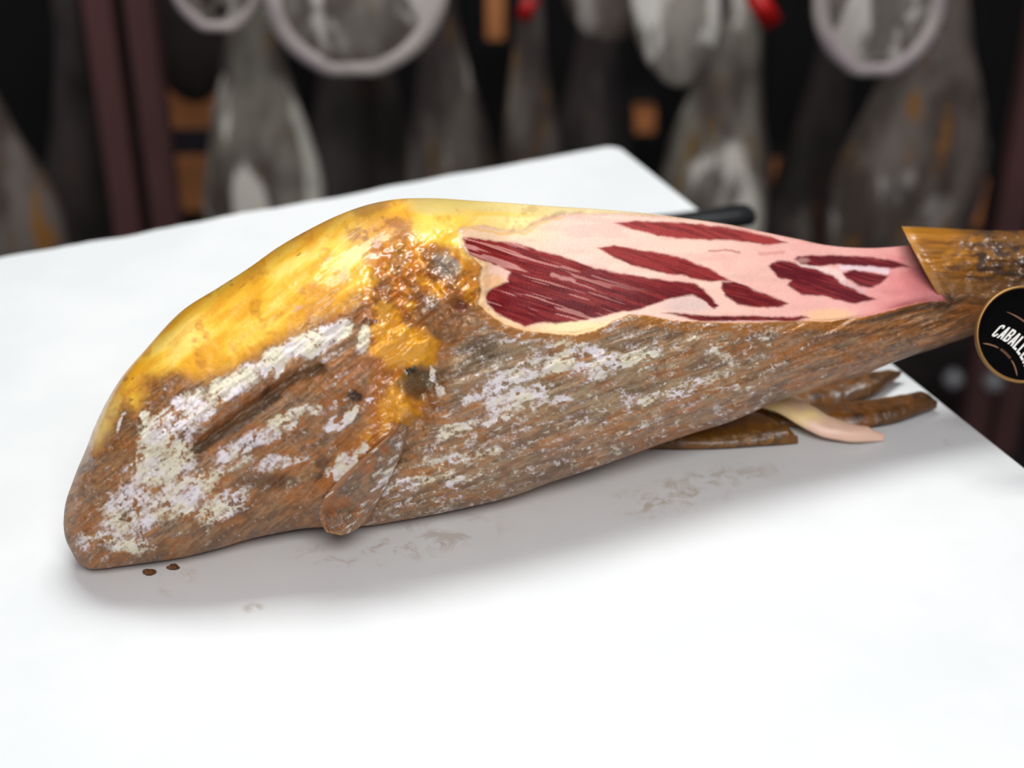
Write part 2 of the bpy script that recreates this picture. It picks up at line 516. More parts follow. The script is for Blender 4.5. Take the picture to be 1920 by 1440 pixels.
# wet brown flank below the fat at far left
fl = ss(40, -30, poly_sd(WX, WY, [(150, 860), (200, 745), (270, 690), (310, 720), (290, 780), (250, 830), (210, 900), (170, 960), (130, 960)])) 
flank = 1 - fl
col = lay(col, flank * 0.8, (150, 98, 30)); col = lay(col, flank * ss(0.5, 0.65, n2) * 0.8, (104, 70, 28))
# right lower, brown-orange to lilac grey at the lower edge and shank
rl = ss(1350, 1560, PX)
col = lay(col, rl * ss(0.40, 0.58, nA) * 0.8, (160, 98, 30)); col = lay(col, rl * ss(0.50, 0.64, nC) * 0.75, (84, 62, 40))
lowedge = ss(0.55, 0.92, T + 0 * PX) * ss(850, 1100, PX)
col = lay(col, lowedge * 0.65, (150, 120, 105)); col = lay(col, lowedge * ss(0.5, 0.62, nC) * 0.6, (108, 96, 92))
lowl = ss(0.72, 0.95, T + 0 * PX) * ss(900, 600, PX)
col = lay(col, lowl * 0.6, (146, 104, 66)); col = lay(col, lowl * ss(.48, .6, nC) * .7, (104, 78, 58)); col = lay(col, lowl * ss(.55, .68, nA) * .6, (176, 118, 64))
# grey bloom over the right flank
bloom = ss(1.2, 0.3, np.hypot((PX - 1100) / 360, (PY - 700) / 120)) * (1 - lw)
col = lay(col, bloom * 0.75 * ss(0.25, 0.55, n2), (162, 148, 122))
s1 = fbm(AL2 / 26, AC2 / 4.6, 2, 4, .6) * (1 - lw) + fbm(AL3 / 24, AC3 / 5.5, 2, 4, .6) * lw
s2 = fbm(AL2 / 80, AC2 / 9, 11, 4, .6) * (1 - lw) + fbm(AL3 / 60, AC3 / 10, 11, 4, .6) * lw
s3 = fbm(PX / 55, PY / 30, 13, 4)
col = lay(col, ss(.50, .66, s1) * .40, (112, 84, 60)); col = lay(col, ss(.52, .66, 1 - s1) * .34, (186, 160, 126))
col = lay(col, ss(.50, .62, s3) * ss(.44, .58, s2) * .65, (184, 120, 54)); col = lay(col, ss(.54, .66, 1 - s3) * ss(.46, .6, s2) * .45, (112, 98, 88))
col = lay(col, ss(.57, .67, s2) * .42, (98, 70, 48)); col = lay(col, ss(.60, .68, n3) * .25, (88, 62, 42))
smooth_grey = ss(1.1, 0.4, np.hypot((AL2 - 640) / 120, (AC2 - 985) / 45))
col = lay(col, smooth_grey * 0.55, (142, 128, 108))

col = col * np.array([0.97, 0.86, 0.74])
# yellow fat
f1 = fbm(AL3 / 120, AC3 / 28, 5, 4); f2 = fbm(PX / 34, PY / 34, 6, 4)
fat = np.zeros_like(col) + srgb((246, 196, 62))
fat = lay(fat, ss(0.44, 0.64, f1), (232, 166, 32)); fat = lay(fat, ss(0.5, 0.7, 1 - f1) * 0.8, (250, 216, 112))
fat = lay(fat, ss(0.56, 0.72, f2) * 0.6, (208, 138, 26))
pale = ss(760, 960, PX) * ss(300, 420, PY)
fat = lay(fat, ss(735, 800, PX) * 0.5, (246, 200, 70))
fat = lay(fat, ss(840, 940, PX), (238, 206, 130)); fat = lay(fat, ss(960, 1080, PX), (232, 205, 175))
topband = ss(12, -2, PY - np.interp(PX, [740, 800, 900, 1060, 1300], [384, 398, 396, 402, 410])) * ss(745, 790, PX)
fat = lay(fat, topband * 0.8, (205, 184, 112)); fat = lay(fat, topband * ss(1000, 1200, PX) * 0.7, (214, 192, 152))
fat = lay(fat, ss(8, 0, np.abs(PY - np.interp(PX, [850, 900, 960, 1060], [394, 402, 404, 404]) + 6 * W1)) * ss(840, 900, PX) * ss(1050, 960, PX) * 0.7, (236, 184, 66))
fat = lay(fat, ss(26, -4, fat_sd) * ss(860, 780, PX) * 0.75, (178, 118, 40))
rust = ss(1.2, 0.4, np.hypot((WX - 715) / 75, (WY - 440) / 55))
fat = lay(fat, rust * 0.65, (200, 128, 22)); fat = lay(fat, rust * ss(0.52, 0.66, n2) * 0.8, (150, 88, 22))
fat = lay(fat, ss(1.2, 0.5, np.hypot((WX - 690) / 45, (WY - 388) / 16)) * 0.75, (150, 98, 28))
edge = ss(-0.80, -0.97, T + 0 * PX) * ss(745, 700, PX) * ss(250, 330, PX)
fat = lay(fat, edge * 0.55, (168, 122, 36))
spk = ss(0.71, 0.76, fbm(AL3 / 14, AC3 / 6, 7, 3)); fat = lay(fat, ss(.60, .72, n1) * spk * 0.6 * ss(800, 700, PX), (140, 92, 30)); fat = lay(fat, ss(.56, .70, nA) * .45 * ss(780, 700, PX), (214, 146, 34)); fat = lay(fat, ss(.6, .72, f2) * ss(.5, .62, n3) * .35, (170, 110, 36))
fat = lay(fat, ss(1.2, 0.5, np.hypot((WX - 552) / 15, (WY - 578) / 7)) * ss(0.45, 0.55, n3) * 0.9, (214, 168, 150))
fat = lay(fat, ss(5, 1, line_d(SX, SY, [(866, 468), (862, 432), (880, 423), (940, 434), (985, 432), (1010, 415), (1060, 404)])) * 0.4, (222, 170, 84))
col = col + fatm[..., None] * (fat - col)

# orange wet fat and the torn area round the joint
og = np.zeros_like(col) + srgb((198, 122, 28))
og = lay(og, ss(0.45, 0.65, n2), (182, 106, 26)); og = lay(og, ss(0.52, 0.70, 1 - n2) * 0.8, (228, 160, 38))
og = lay(og, MESSY * ss(0.46, 0.68, fbm(PX / 34, PY / 34, 8, 3)) * 0.8, (136, 88, 48))
og = lay(og, MESSY * ss(0.56, 0.74, n3) * 0.35, (196, 150, 80))
og = lay(og, ss(760, 860, PY) * 0.4, (150, 92, 36))
col = col + orgm[..., None] * (og - col)
brn = poly_sd(WX, WY, [(690, 520), (720, 560), (740, 610), (800, 650), (800, 690), (740, 690), (720, 720), (690, 780), (640, 800), (600, 760), (640, 690), (680, 650), (650, 620), (600, 610), (640, 570)])
col = lay(col, ss(-14, 14, brn) * 0.55 * (1 - cutm) * ss(0.36, 0.58, n2), (166, 98, 42))
col = lay(col, ss(-5, 10, poly_sd(WX, WY, [(700, 575), (735, 570), (770, 610), (830, 640), (822, 680), (800, 692), (770, 685), (720, 690), (700, 650)])) * 0.8, (236, 166, 34))
col = lay(col, ss(-5, 10, poly_sd(WX, WY, [(722, 745), (755, 690), (775, 690), (760, 730), (775, 760), (800, 770), (770, 800), (730, 795), (705, 780)])) * 0.85, (232, 160, 34))
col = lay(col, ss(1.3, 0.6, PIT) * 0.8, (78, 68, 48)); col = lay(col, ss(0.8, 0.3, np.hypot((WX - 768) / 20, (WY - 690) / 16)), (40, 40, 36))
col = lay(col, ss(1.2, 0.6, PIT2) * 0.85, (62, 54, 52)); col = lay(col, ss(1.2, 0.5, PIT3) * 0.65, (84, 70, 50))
col = lay(col, ss(1.2, 0.5, KNOB) * 0.8, (150, 140, 128))
col = lay(col, ss(1.2, 0.5, np.hypot((WX - 800) / 22, (WY - 565) / 26)) * 0.7, (100, 84, 76))
col = lay(col, ss(1.2, 0.5, np.hypot((WX - 862) / 18, (WY - 578) / 14)) * 0.8, (112, 62, 56))
col = lay(col, ss(22, 4, ri_d) * 0.5, (120, 70, 22)); 
col = lay(col, ss(16, 3, gr_d) * ss(330, 380, PX) * 0.85, (98, 74, 52)); col = lay(col, ss(10, 2, line_d(SX, SY, [(370, 845), (440, 805), (480, 775), (520, 745)])) * 0.7, (72, 66, 58))
col = lay(col, ss(12, 2, line_d(SX, SY, [(345, 842), (420, 788), (480, 745), (530, 712)])) * 0.8, (146, 90, 48))
for cx_, cy_, rx_, ry_ in ((235, 920, 9, 22), (460, 700, 16, 14), (420, 715, 13, 10), (500, 735, 10, 18), (470, 830, 24, 14), (600, 868, 14, 16), (596, 895, 12, 12), (690, 607, 14, 8), (500, 905, 60, 18)):
    col = lay(col, ss(1.3, 0.5, np.hypot((WX - cx_) / rx_, (WY - cy_) / ry_)) * 0.75, (84, 56, 36))

# rind lip along the cut
lip = ss(17, 4, np.abs(cut_sd + 7)) * ss(-2, 1, -cut_sd) * (PY > 470)
col = lay(col, lip * ss(870, 900, PX) * ss(1700, 1560, PX) * 0.85, (176, 112, 38))
col = lay(col, ss(7, 1, np.abs(cut_sd + 10)) * ss(1540, 1640, PX) * (PY > 500) * 0.8, (74, 60, 48))

# cut face: pink fat, then the muscles
cf = np.zeros_like(col) + srgb((232, 190, 172))
cf = lay(cf, ss(1080, 980, PX) * ss(480, 430, PY), (234, 200, 160))
cf = lay(cf, ss(1250, 1550, PX), (226, 168, 158)); cf = lay(cf, ss(1560, 1700, PX), (206, 124, 124))
cf = lay(cf, ss(1680, 1740, PX) * ss(545, 470, PY) * 0.7, (160, 74, 84))
cf = lay(cf, ss(0.5, 0.7, fbm(PX / 70, PY / 22, 10, 4)) * 0.4, (222, 160, 150))
cf = lay(cf, ss(960, 860, PX), (228, 190, 158))
cf = lay(cf, ss(20, 2, cut_sd) * (PY > 480) * ss(1200, 1120, PX) * 0.6, (232, 192, 126))
cf = lay(cf, ss(1.2, 0.4, np.hypot((PX - 1075) / 70, (PY - 612) / 16)) * 0.8, (228, 206, 150))
cf = lay(cf, ss(1.2, 0.4, np.hypot((PX - 1290) / 60, (PY - 572) / 20)) * 0.8, (206, 178, 172))
cf = lay(cf, ss(1.25, 0.4, np.hypot((PX - 1555) / 55, (PY - 592) / 16)) * 0.6, (228, 184, 122))
cf = lay(cf, ss(1.2, 0.5, np.hypot((PX - 925) / 24, (PY - 528) / 16)) * 0.7, (224, 168, 112))
cf = lay(cf, ss(4, 1, line_d(SX, SY, [(868, 470), (864, 440), (882, 428), (940, 438), (985, 437), (1008, 420), (1055, 408)])) * 0.6, (222, 168, 84))
cf = lay(cf, ss(3.4, 0.8, line_d(SX, SY, [(1330, 470), (1362, 468), (1388, 474)])) * 0.55, (150, 70, 66))
cf = lay(cf, ss(6, 1, line_d(SX, SY, [(1425, 475), (1470, 474)])) * 0.4, (180, 90, 88))

for P_, w_, a_, c_ in (([(1500, 497), (1523, 501), (1552, 507), (1572, 513), (1580, 526)], 10, .75, (230, 202, 194)), ([(1578, 501), (1610, 502), (1640, 505), (1662, 509)], 8, .75, (222, 204, 212)), ([(1580, 528), (1600, 538), (1620, 546)], 7, .6, (200, 160, 164))):
    cf = lay(cf, ss(w_, w_ * .3, line_d(SX, SY, P_)) * a_, c_)
MUS = {
    'm1': [(866, 447), (900, 446), (925, 452), (960, 453), (1010, 470), (1050, 478), (1110, 500), (1170, 512), (1240, 524), (1305, 532), (1325, 545), (1348, 573), (1338, 579), (1318, 562), (1300, 553),
           (1255, 563), (1200, 580), (1140, 592), (1090, 602), (1045, 606), (1020, 603), (985, 613), (962, 603), (930, 588), (913, 570), (914, 550), (935, 535), (952, 528), (956, 512), (935, 500), (900, 488), (878, 474)],
    'm2': [(1120, 463), (1150, 460), (1215, 470), (1280, 484), (1330, 503), (1374, 527), (1352, 527), (1330, 528), (1290, 521), (1240, 512), (1180, 497), (1150, 485)],
    'm3': [(1150, 418), (1190, 413), (1300, 418), (1390, 431), (1450, 444), (1478, 455), (1440, 458), (1380, 452), (1300, 449), (1240, 443), (1190, 432)],
    'm4': [(1439, 497), (1457, 489), (1486, 491), (1507, 500), (1536, 505), (1564, 517), (1582, 533), (1617, 549), (1645, 560), (1601, 569), (1579, 564), (1545, 556), (1507, 555), (1476, 536), (1482, 527), (1457, 521), (1448, 510)],
    'm7': [(1488, 487), (1495, 480), (1530, 477), (1582, 478), (1632, 481), (1682, 492), (1706, 500), (1676, 505), (1632, 500), (1570, 496), (1520, 499), (1501, 495)],
    'm8': [(1580, 511), (1601, 505), (1632, 511), (1669, 517), (1651, 533), (1632, 540), (1610, 537), (1588, 523)],
    'm5': [(1240, 586), (1290, 588), (1340, 592), (1400, 593), (1450, 594), (1505, 591), (1520, 595), (1495, 601), (1400, 604), (1310, 602)],
    'm6': [(1354, 528), (1376, 527), (1420, 546), (1462, 562), (1481, 569), (1460, 578), (1420, 578), (1380, 570), (1358, 554), (1352, 540)],
}
a1 = math.radians(17)
fx = PX * math.cos(a1) + PY * math.sin(a1); fy = -PX * math.sin(a1) + PY * math.cos(a1)
fwarp = 6 * (fbm(PX / 90, PY / 90, 15, 2) - 0.5)
fib = fbm(fx / 55, (fy + fwarp) / 3.6, 14, 3, 0.6); fib2 = fbm(fx / 90, (fy + fwarp * 2) / 7, 13, 3, 0.55)
meat_all = np.zeros_like(PX); mus_id = np.full(PX.shape, -1)
mcol = {'m1': (112, 16, 24), 'm2': (146, 42, 42), 'm3': (164, 58, 56), 'm4': (102, 18, 32), 'm5': (94, 20, 24), 'm6': (110, 20, 26), 'm7': (106, 22, 34), 'm8': (98, 20, 32)}
mx = PX + 6 * W1 + 4 * w1 + 5 * (fib - 0.5); my = PY + 5 * W2 + 3 * w2
for k, (nm, P) in enumerate(MUS.items()):
    sd = poly_sd(mx, my, P); m = ss(-2.6, 3.6, sd)
    mc = np.zeros_like(col) + srgb(mcol[nm])
    if nm == 'm1': mc = lay(mc, ss(560, 470, PY) * 0.6, (150, 40, 40)); mc = lay(mc, ss(1.1, .3, np.hypot((PX - 1120) / 160, (PY - 570) / 36)) * 0.5, (92, 14, 24))
    mc = lay(mc, ss(0.46, 0.72, fib) * 0.38, (172, 58, 54)); mc = lay(mc, ss(0.50, 0.72, 1 - fib) * 0.5, (86, 12, 20))
    if nm == 'm1':
        fib3 = fbm(fx / 75, (fy + fwarp) / 4.6, 9, 2, .5)
        mar = ss(0.55, 0.63, fib3) * ss(1060, 900, PX) * ss(530, 480, PY) + 0.7 * ss(0.66, 0.72, fib3) * ss(1260, 1050, PX)
        mar = np.clip(mar + 0.9 * ss(6, 2, line_d(SX, SY, [(1036, 516), (1055, 522), (1074, 527)])), 0, 1)
        mc = lay(mc, mar * 0.75, (222, 160, 150))
    if nm == 'm7': mc = lay(mc, ss(1.2, .4, np.hypot((PX - 1506) / 14, (PY - 488) / 6)) * .7, (200, 150, 140))
    mc = mc * np.array([.80, .76, .76])
    cf = cf + m[..., None] * (mc - cf)
    meat_all = np.maximum(meat_all, m * cutm)
    mus_id = np.where((m > 0.5) & (cutm > 0.5) & (mus_id < 0), k, mus_id)
sv = ss(1.15, 0.7, np.hypot((SX - 1560) / 3, (SY - 1500) / 3))
col = col + cutm[..., None] * (cf - col)

# mould density
Mo = np.zeros_like(PX)


def blob(cx_, cy_, rx_, ry_, a, amt):
    ca, sa = math.cos(math.radians(a)), math.sin(math.radians(a))
    u = (WX - cx_) * ca + (WY - cy_) * sa; v = -(WX - cx_) * sa + (WY - cy_) * ca
    return amt * ss(1.25, 0.45, np.hypot(u / rx_, v / ry_))


for b in ((360, 770, 75, 50, -38, .80), (440, 715, 75, 34, -36, .86), (530, 665, 80, 30, -36, .9), (590, 640, 62, 34, -35, .95), (640, 615, 36, 24, -60, .9), (682, 640, 16, 36, 15, .85), (300, 810, 60, 45, -45, .82),
          (300, 870, 100, 55, -25, .80), (245, 955, 85, 65, -30, .76), (235, 1020, 75, 28, 10, .78), (340, 930, 100, 50, -35, .76), (420, 945, 80, 36, -30, .76), (160, 1015, 32, 26, 30, .66), (515, 805, 70, 28, -35, .78), (545, 775, 60, 14, -30, .74),
          (450, 835, 70, 26, -35, .76), (595, 765, 22, 14, 10, .78), (625, 762, 12, 14, 40, .66), (655, 780, 46, 10, -38, .84), (690, 755, 18, 12, -50, .82), (620, 795, 26, 14, -20, .80), (630, 715, 36, 12, -40, .62), (390, 890, 60, 26, -20, .68),
          (520, 870, 80, 20, -12, .68), (225, 790, 8, 36, 22, .74), (270, 778, 14, 14, 0, .84), (645, 872, 26, 42, 40, 1.05), (680, 842, 20, 20, 0, .8), (620, 885, 22, 20, 0, .72), (812, 705, 9, 26, -12, .9), (825, 735, 12, 14, 0, .8), (450, 870, 50, 14, -30, .6)):
    Mo = np.maximum(Mo, blob(*b))
for P, wd, amt in (([(905, 735), (950, 700), (1000, 672), (1060, 665), (1110, 655)], 16, .72), ([(930, 735), (980, 705), (1040, 690), (1080, 690), (1125, 700)], 14, .78), ([(1110, 650), (1130, 675), (1180, 680), (1230, 665)], 15, .80),
                   ([(925, 762), (970, 745), (1015, 740)], 20, .80), ([(870, 750), (920, 735), (960, 725)], 10, .74), ([(820, 820), (860, 805), (900, 790), (960, 770)], 9, .72), ([(960, 770), (1020, 758), (1060, 752)], 8, .72), ([(1180, 755), (1240, 740), (1330, 715), (1380, 690)], 11, .66),
                   ([(800, 875), (850, 855), (900, 850), (930, 840)], 16, .62), ([(840, 900), (880, 890)], 7, .76), ([(700, 920), (760, 905), (810, 890), (850, 885)], 12, .62), ([(740, 945), (800, 935), (860, 925)], 9, .55), ([(1200, 800), (1240, 785)], 12, .55), ([(1280, 650), (1360, 640)], 30, .5), ([(1150, 610), (1220, 622)], 30, .5),
                   ([(950, 640), (1040, 645), (1130, 640)], 18, .56), ([(900, 900), (960, 885), (1040, 870)], 12, .5), ([(900, 820), (970, 800), (1060, 790)], 22, .5), ([(560, 700), (600, 680), (640, 655)], 8, .6), ([(1340, 660), (1380, 680)], 14, .62)):
    d = line_d(WX, WY, P); Mo = np.maximum(Mo, amt * ss(wd * 2.0, wd * 0.35, d))
Mo = np.maximum(Mo, 0.40 * bloom); Mo = np.maximum(Mo, 0.34 * lw * ss(700, 800, PY) * (1 - orgm))
Mo *= (1 - cutm) * (1 - 0.9 * fatm) * (1 - ss(12, 3, gr_d) * ss(350, 390, PX))
thr = fbm(AL2 / 16, AC2 / 7, 15, 4, 0.62) * (1 - lw) + (0.5 * fbm(PX / 10, PY / 10, 15, 4, 0.65) + 0.5 * fbm(AL3 / 18, AC3 / 6, 5, 4, .6)) * lw
thr = 0.50 * thr + 0.22 * fbm(PX / 4.2, PY / 4.2, 10, 2) + 0.28 * s1[..., ]
Mo = np.maximum(Mo, (0.36 + .08 * (1 - lw)) * skinm * (PY > 560) * (1 - orgm) * ss(1750, 1400, PX))
hole = ss(.57, .66, fbm(PX / 9, PY / 9, 9, 3, .6)) * ss(.45, .6, n2)
Mo = np.clip(Mo * 1.0 + (thr - 0.5) * 1.55 - .38 * hole, 0, 1)

WET = np.clip(0.22 + 0.5 * orgm + 0.35 * fatm * ss(960, 820, PX) + 0.6 * flank + 0.45 * rl + 0.9 * ss(26, 5, ri_d) + MESSY * 0.5, 0, 1) * (1 - cutm) + cutm * (0.5 - 0.15 * meat_all)
FIB = meat_all

# --- assemble vertex arrays
NV = NF + NB
Vall = np.concatenate([V_front, V_back], 1)                  # ring order: front top->bottom, back bottom->top
bx_ = PXb; by_ = PYb
bn = fbm(bx_ / 50, by_ / 50, 3, 4)
colb = np.zeros(bx_.shape + (3,)) + srgb((150, 108, 72)); colb = lay(colb, ss(0.42, 0.62, bn), (120, 88, 62)); colb = lay(colb, ss(0.5, 0.7, 1 - bn) * .7, (176, 120, 60))
fb = ss(-.1, -.6, TB + 0 * bx_) * ss(1500, 1300, bx_)
colb = lay(colb, fb, (228, 176, 70)); colb = lay(colb, fb * ss(960, 1100, bx_), (222, 196, 150))
colall = np.concatenate([col, colb], 1)
moall = np.concatenate([Mo, 0.35 * np.clip(fbm(bx_ / 12, by_ / 12, 6, 3) * 1.6, 0, 1) * (1 - fb)], 1)
wetall = np.concatenate([WET, 0.3 + 0 * bx_], 1); fiball = np.concatenate([FIB, 0 * bx_], 1)
part = np.zeros((NS, NV), int)                               # 0 rind 1 fat 2 cut face 3+ muscles 20 hoof
pf = np.where(fatm > 0.5, 1, 0); pf = np.where(cutm > 0.5, 2, pf); pf = np.where(mus_id >= 0, 3 + mus_id, pf)
part[:, :NF] = pf; part[:, NF:] = np.where(fb > .5, 1, 0)
part[XM > 2110] = 20
hoofm = (XM > 2110)
colall[hoofm] = srgb((38, 34, 32))

rings = np.vstack([Vall.reshape(-1, 3)])
idx = np.arange(NS * NV).reshape(NS, NV); idc = np.concatenate([idx, idx[:, :1]], 1)
quads = np.stack([idc[:-1, :-1], idc[:-1, 1:], idc[1:, 1:], idc[1:, :-1]], -1).reshape(-1, 4)
fpart = np.concatenate([part, part[:, :1]], 1)[:-1, :-1].reshape(-1)
# normals over the whole skin, so the parts meet without seams
e1 = rings[quads[:, 2]] - rings[quads[:, 0]]; e2 = rings[quads[:, 3]] - rings[quads[:, 1]]
fn = np.cross(e1, e2)
vnorm = np.zeros_like(rings)
for k in range(4):
    for c in range(3): vnorm[:, c] += np.bincount(quads[:, k], weights=fn[:, c], minlength=len(rings))
vnorm /= (np.linalg.norm(vnorm, axis=1, keepdims=True) + 1e-12)
ctr = rings.mean(0)
mid = NS // 2 * NV + NF // 2
if vnorm[mid] @ FWD > 0:
    quads = quads[:, ::-1]; vnorm = -vnorm

HAMBASE = Vector(ray_pt(520, 900, 1.1).tolist()); HAMBASE.z = TABLE_Z
ham = tag(empty('cured_ham', HAMBASE), 'cured ham with mouldy rind, yellow fat and red cut face on the white table', 'ham')


def ham_material():
    n = NT('cured_ham_surface'); o = n.obj()
    def at(nm):
        a = n.n('ShaderNodeAttribute'); a.attribute_name = nm; return a
    colr = at('Col').outputs['Color']; mo = at('mould').outputs['Fac']; wet = at('wet').outputs['Fac']; fib = at('fibre').outputs['Fac']
    fine = n.noise(o, 620, 4, 0.68); fine2 = n.noise(o, 1700, 3, 0.65)
    # grain of the rind
    c = n.mix(n.math('MULTIPLY', n.step(fine, 0.5, 0.75), 0.16), colr, (0.05, 0.028, 0.012))
    c = n.mix(n.math('MULTIPLY', fib, 0.0), c, colr)
    mval = n.math('ADD', mo, n.math('MULTIPLY', n.math('SUBTRACT', n.math('ADD', n.math('MULTIPLY', fine, 0.6), n.math('MULTIPLY', fine2, 0.4)), 0.5), 0.75))
    mf = n.math('ADD', n.math('MULTIPLY', n.step(mval, 0.50, 0.86), 0.76), n.math('MULTIPLY', n.step(mval, 0.36, 0.66), 0.20))
    mcol = n.mix(n.step(n.noise(o, 55, 4), 0.40, 0.62), C(226, 219, 194), C(230, 222, 226))
    c = n.mix(mf, c, mcol)
    rough = n.math('SUBTRACT', 0.62, n.math('MULTIPLY', wet, 0.40))
    rough = n.math('ADD', rough, n.math('MULTIPLY', mf, 0.3), clamp=True)
    h = n.math('ADD', n.math('ADD', n.math('MULTIPLY', fine, 0.6), n.math('MULTIPLY', n.noise(o, 160, 4, 0.6), 0.9)), n.math('MULTIPLY', mf, 0.25))
    n.bump(h, 0.45, 0.0010)
    coat = n.math('MULTIPLY', n.math('MULTIPLY', n.math('POWER', wet, 1.5), 0.6), n.math('SUBTRACT', 1.0, n.math('MAXIMUM', mf, n.math('MULTIPLY', fib, 0.8))))
    m = n.base(c, rough, **{'Coat Weight': coat, 'Coat Roughness': 0.07, 'Specular IOR Level': n.math('SUBTRACT', 0.45, n.math('MULTIPLY', fib, 0.27))})
    n.b.inputs['Subsurface Weight'].default_value = 0.0
    return m


M_HAM = ham_material()


def ham_part(name, sel, parent, mat=M_HAM):
    q = quads[sel]; u, inv = np.unique(q, return_inverse=True); inv = inv.reshape(-1, 4)
    me = bpy.data.meshes.new(name)
    me.vertices.add(len(u)); me.vertices.foreach_set('co', (rings[u] - np.array(HAMBASE)).astype(np.float32).ravel())
    me.loops.add(inv.size); me.loops.foreach_set('vertex_index', inv.astype(np.int32).ravel())
    me.polygons.add(len(inv)); me.polygons.foreach_set('loop_start', np.arange(0, inv.size, 4, dtype=np.int32))
    me.update(calc_edges=True)
    me.polygons.foreach_set('use_smooth', np.ones(len(inv), bool))
    a = me.attributes.new('Col', 'FLOAT_COLOR', 'POINT')
    a.data.foreach_set('color', np.concatenate([colall.reshape(-1, 3)[u], np.ones((len(u), 1))], 1).astype(np.float32).ravel())
    for nm, arr in (('mould', moall), ('wet', wetall), ('fibre', fiball)):
        b = me.attributes.new(nm, 'FLOAT', 'POINT'); b.data.foreach_set('value', arr.reshape(-1)[u].astype(np.float32))
    me.normals_split_custom_set_from_vertices(vnorm[u].tolist())
    return link(name, me, mat, parent)


ham_part('mouldy_rind', fpart == 0, ham)
ham_part('fat_cover', fpart == 1, ham)
cutface = ham_part('cut_face', fpart == 2, ham)
for k in range(len(MUS)):
    if (fpart == 3 + k).any(): ham_part('muscle', fpart == 3 + k, cutface)
ham_part('hoof', fpart == 20, ham)


def simple_attr(me, colr, mo, wet):
    n = len(me.vertices)
    a = me.attributes.new('Col', 'FLOAT_COLOR', 'POINT')
    a.data.foreach_set('color', np.concatenate([colr.reshape(-1, 3), np.ones((n, 1))], 1).astype(np.float32).ravel())
    for nm, arr in (('mould', mo), ('wet', wet), ('fibre', np.zeros(n))):
        b = me.attributes.new(nm, 'FLOAT', 'POINT'); b.data.foreach_set('value', np.asarray(arr).astype(np.float32).ravel())


# --- sleeve of rind left on the shank
def shank_rind():
    ns, nf, nb = 190, 110, 30
    s = np.linspace(0, 1, ns)
    tt = np.concatenate([-np.cos(np.linspace(0, math.pi, nf)), np.cos(np.linspace(0, math.pi, nb + 2)[1:-1])])
    front = np.concatenate([np.ones(nf), np.zeros(nb)])
    sn = np.sqrt(np.clip(1 - tt ** 2, 0, 1))
    x_end = 2120
    # slanted cut edge from (1690,424) to (1772,574)
    x0 = np.interp(tt, [-1, 1], [1690, 1772])
    X = x0[None, :] + (x_end - x0)[None, :] * s[:, None]
    top = np.interp(X, [1690, 1720, 1760, 1850, 1920, 2120], [424, 425, 427, 432, 432, 428]); bot = np.interp(X, [1690, 1772, 1850, 1920, 2120], [590, 574, 578, 572, 556])
    Y = (top + bot) / 2 + (bot - top) / 2 * tt[None, :]
    dep = D_A + D_B * (X - 960) / 1000.0
    half = (bot - top) / 2 * dep / F_PX
    lump = (fbm(X / 110, Y / 17, 3, 3) - .5) * 0.011 + (fbm(X / 16, Y / 12, 4, 3) - .5) * 0.006 * ss(1720, 1850, X)
    lump = lump * sn[None, :] ** .5 * ss(0, .08, s)[:, None] + 0.002 * ss(0, .05, s)[:, None]
    D = dep - np.where(front > 0, 1, -1)[None, :] * (half * 0.98 * sn[None, :]) - front[None, :] * (0.006 + lump) 
    V = ray_pt(X, Y, D)
    c = np.zeros(X.shape + (3,)) + srgb((168, 108, 26))
    nn = fbm(X / 40, Y / 10, 6, 4); n_2 = fbm(X / 16, Y / 9, 7, 4)
    nn = fbm(X / 90, Y / 14, 6, 3); c = lay(c, ss(.42, .68, nn) * .7, (128, 82, 34)); c = lay(c, ss(1740, 1850, X + (Y - 480) * .4) * ss(.38, .66, n_2) * ss(550, 515, Y) * .9, (70, 56, 46))
    c = lay(c, ss(510, 545, Y) * .7, (132, 94, 62)); c = lay(c, ss(1800, 1880, X) * ss(560, 500, Y) * .6, (66, 50, 40))
    c = lay(c, ss(.06, .0, s)[:, None] * .6 + 0 * X, (190, 130, 40))
    # thickness at the cut edge: inner return ring
    inner = ray_pt(X[0] + 6, Y[0] * 0.86 + 500 * 0.14, D[0] + np.where(front > 0, 0.006, -0.004))
    V = np.concatenate([inner[None], V], 0); c = np.concatenate([c[:1], c], 0)
    me = grid_mesh('shank_rind', V - np.array(HAMBASE), closed_v=True)
    simple_attr(me, c, np.zeros(c.shape[:2]), np.full(c.shape[:2], .85))
    return link('shank_rind', me, M_HAM, ham)


shank_rind()


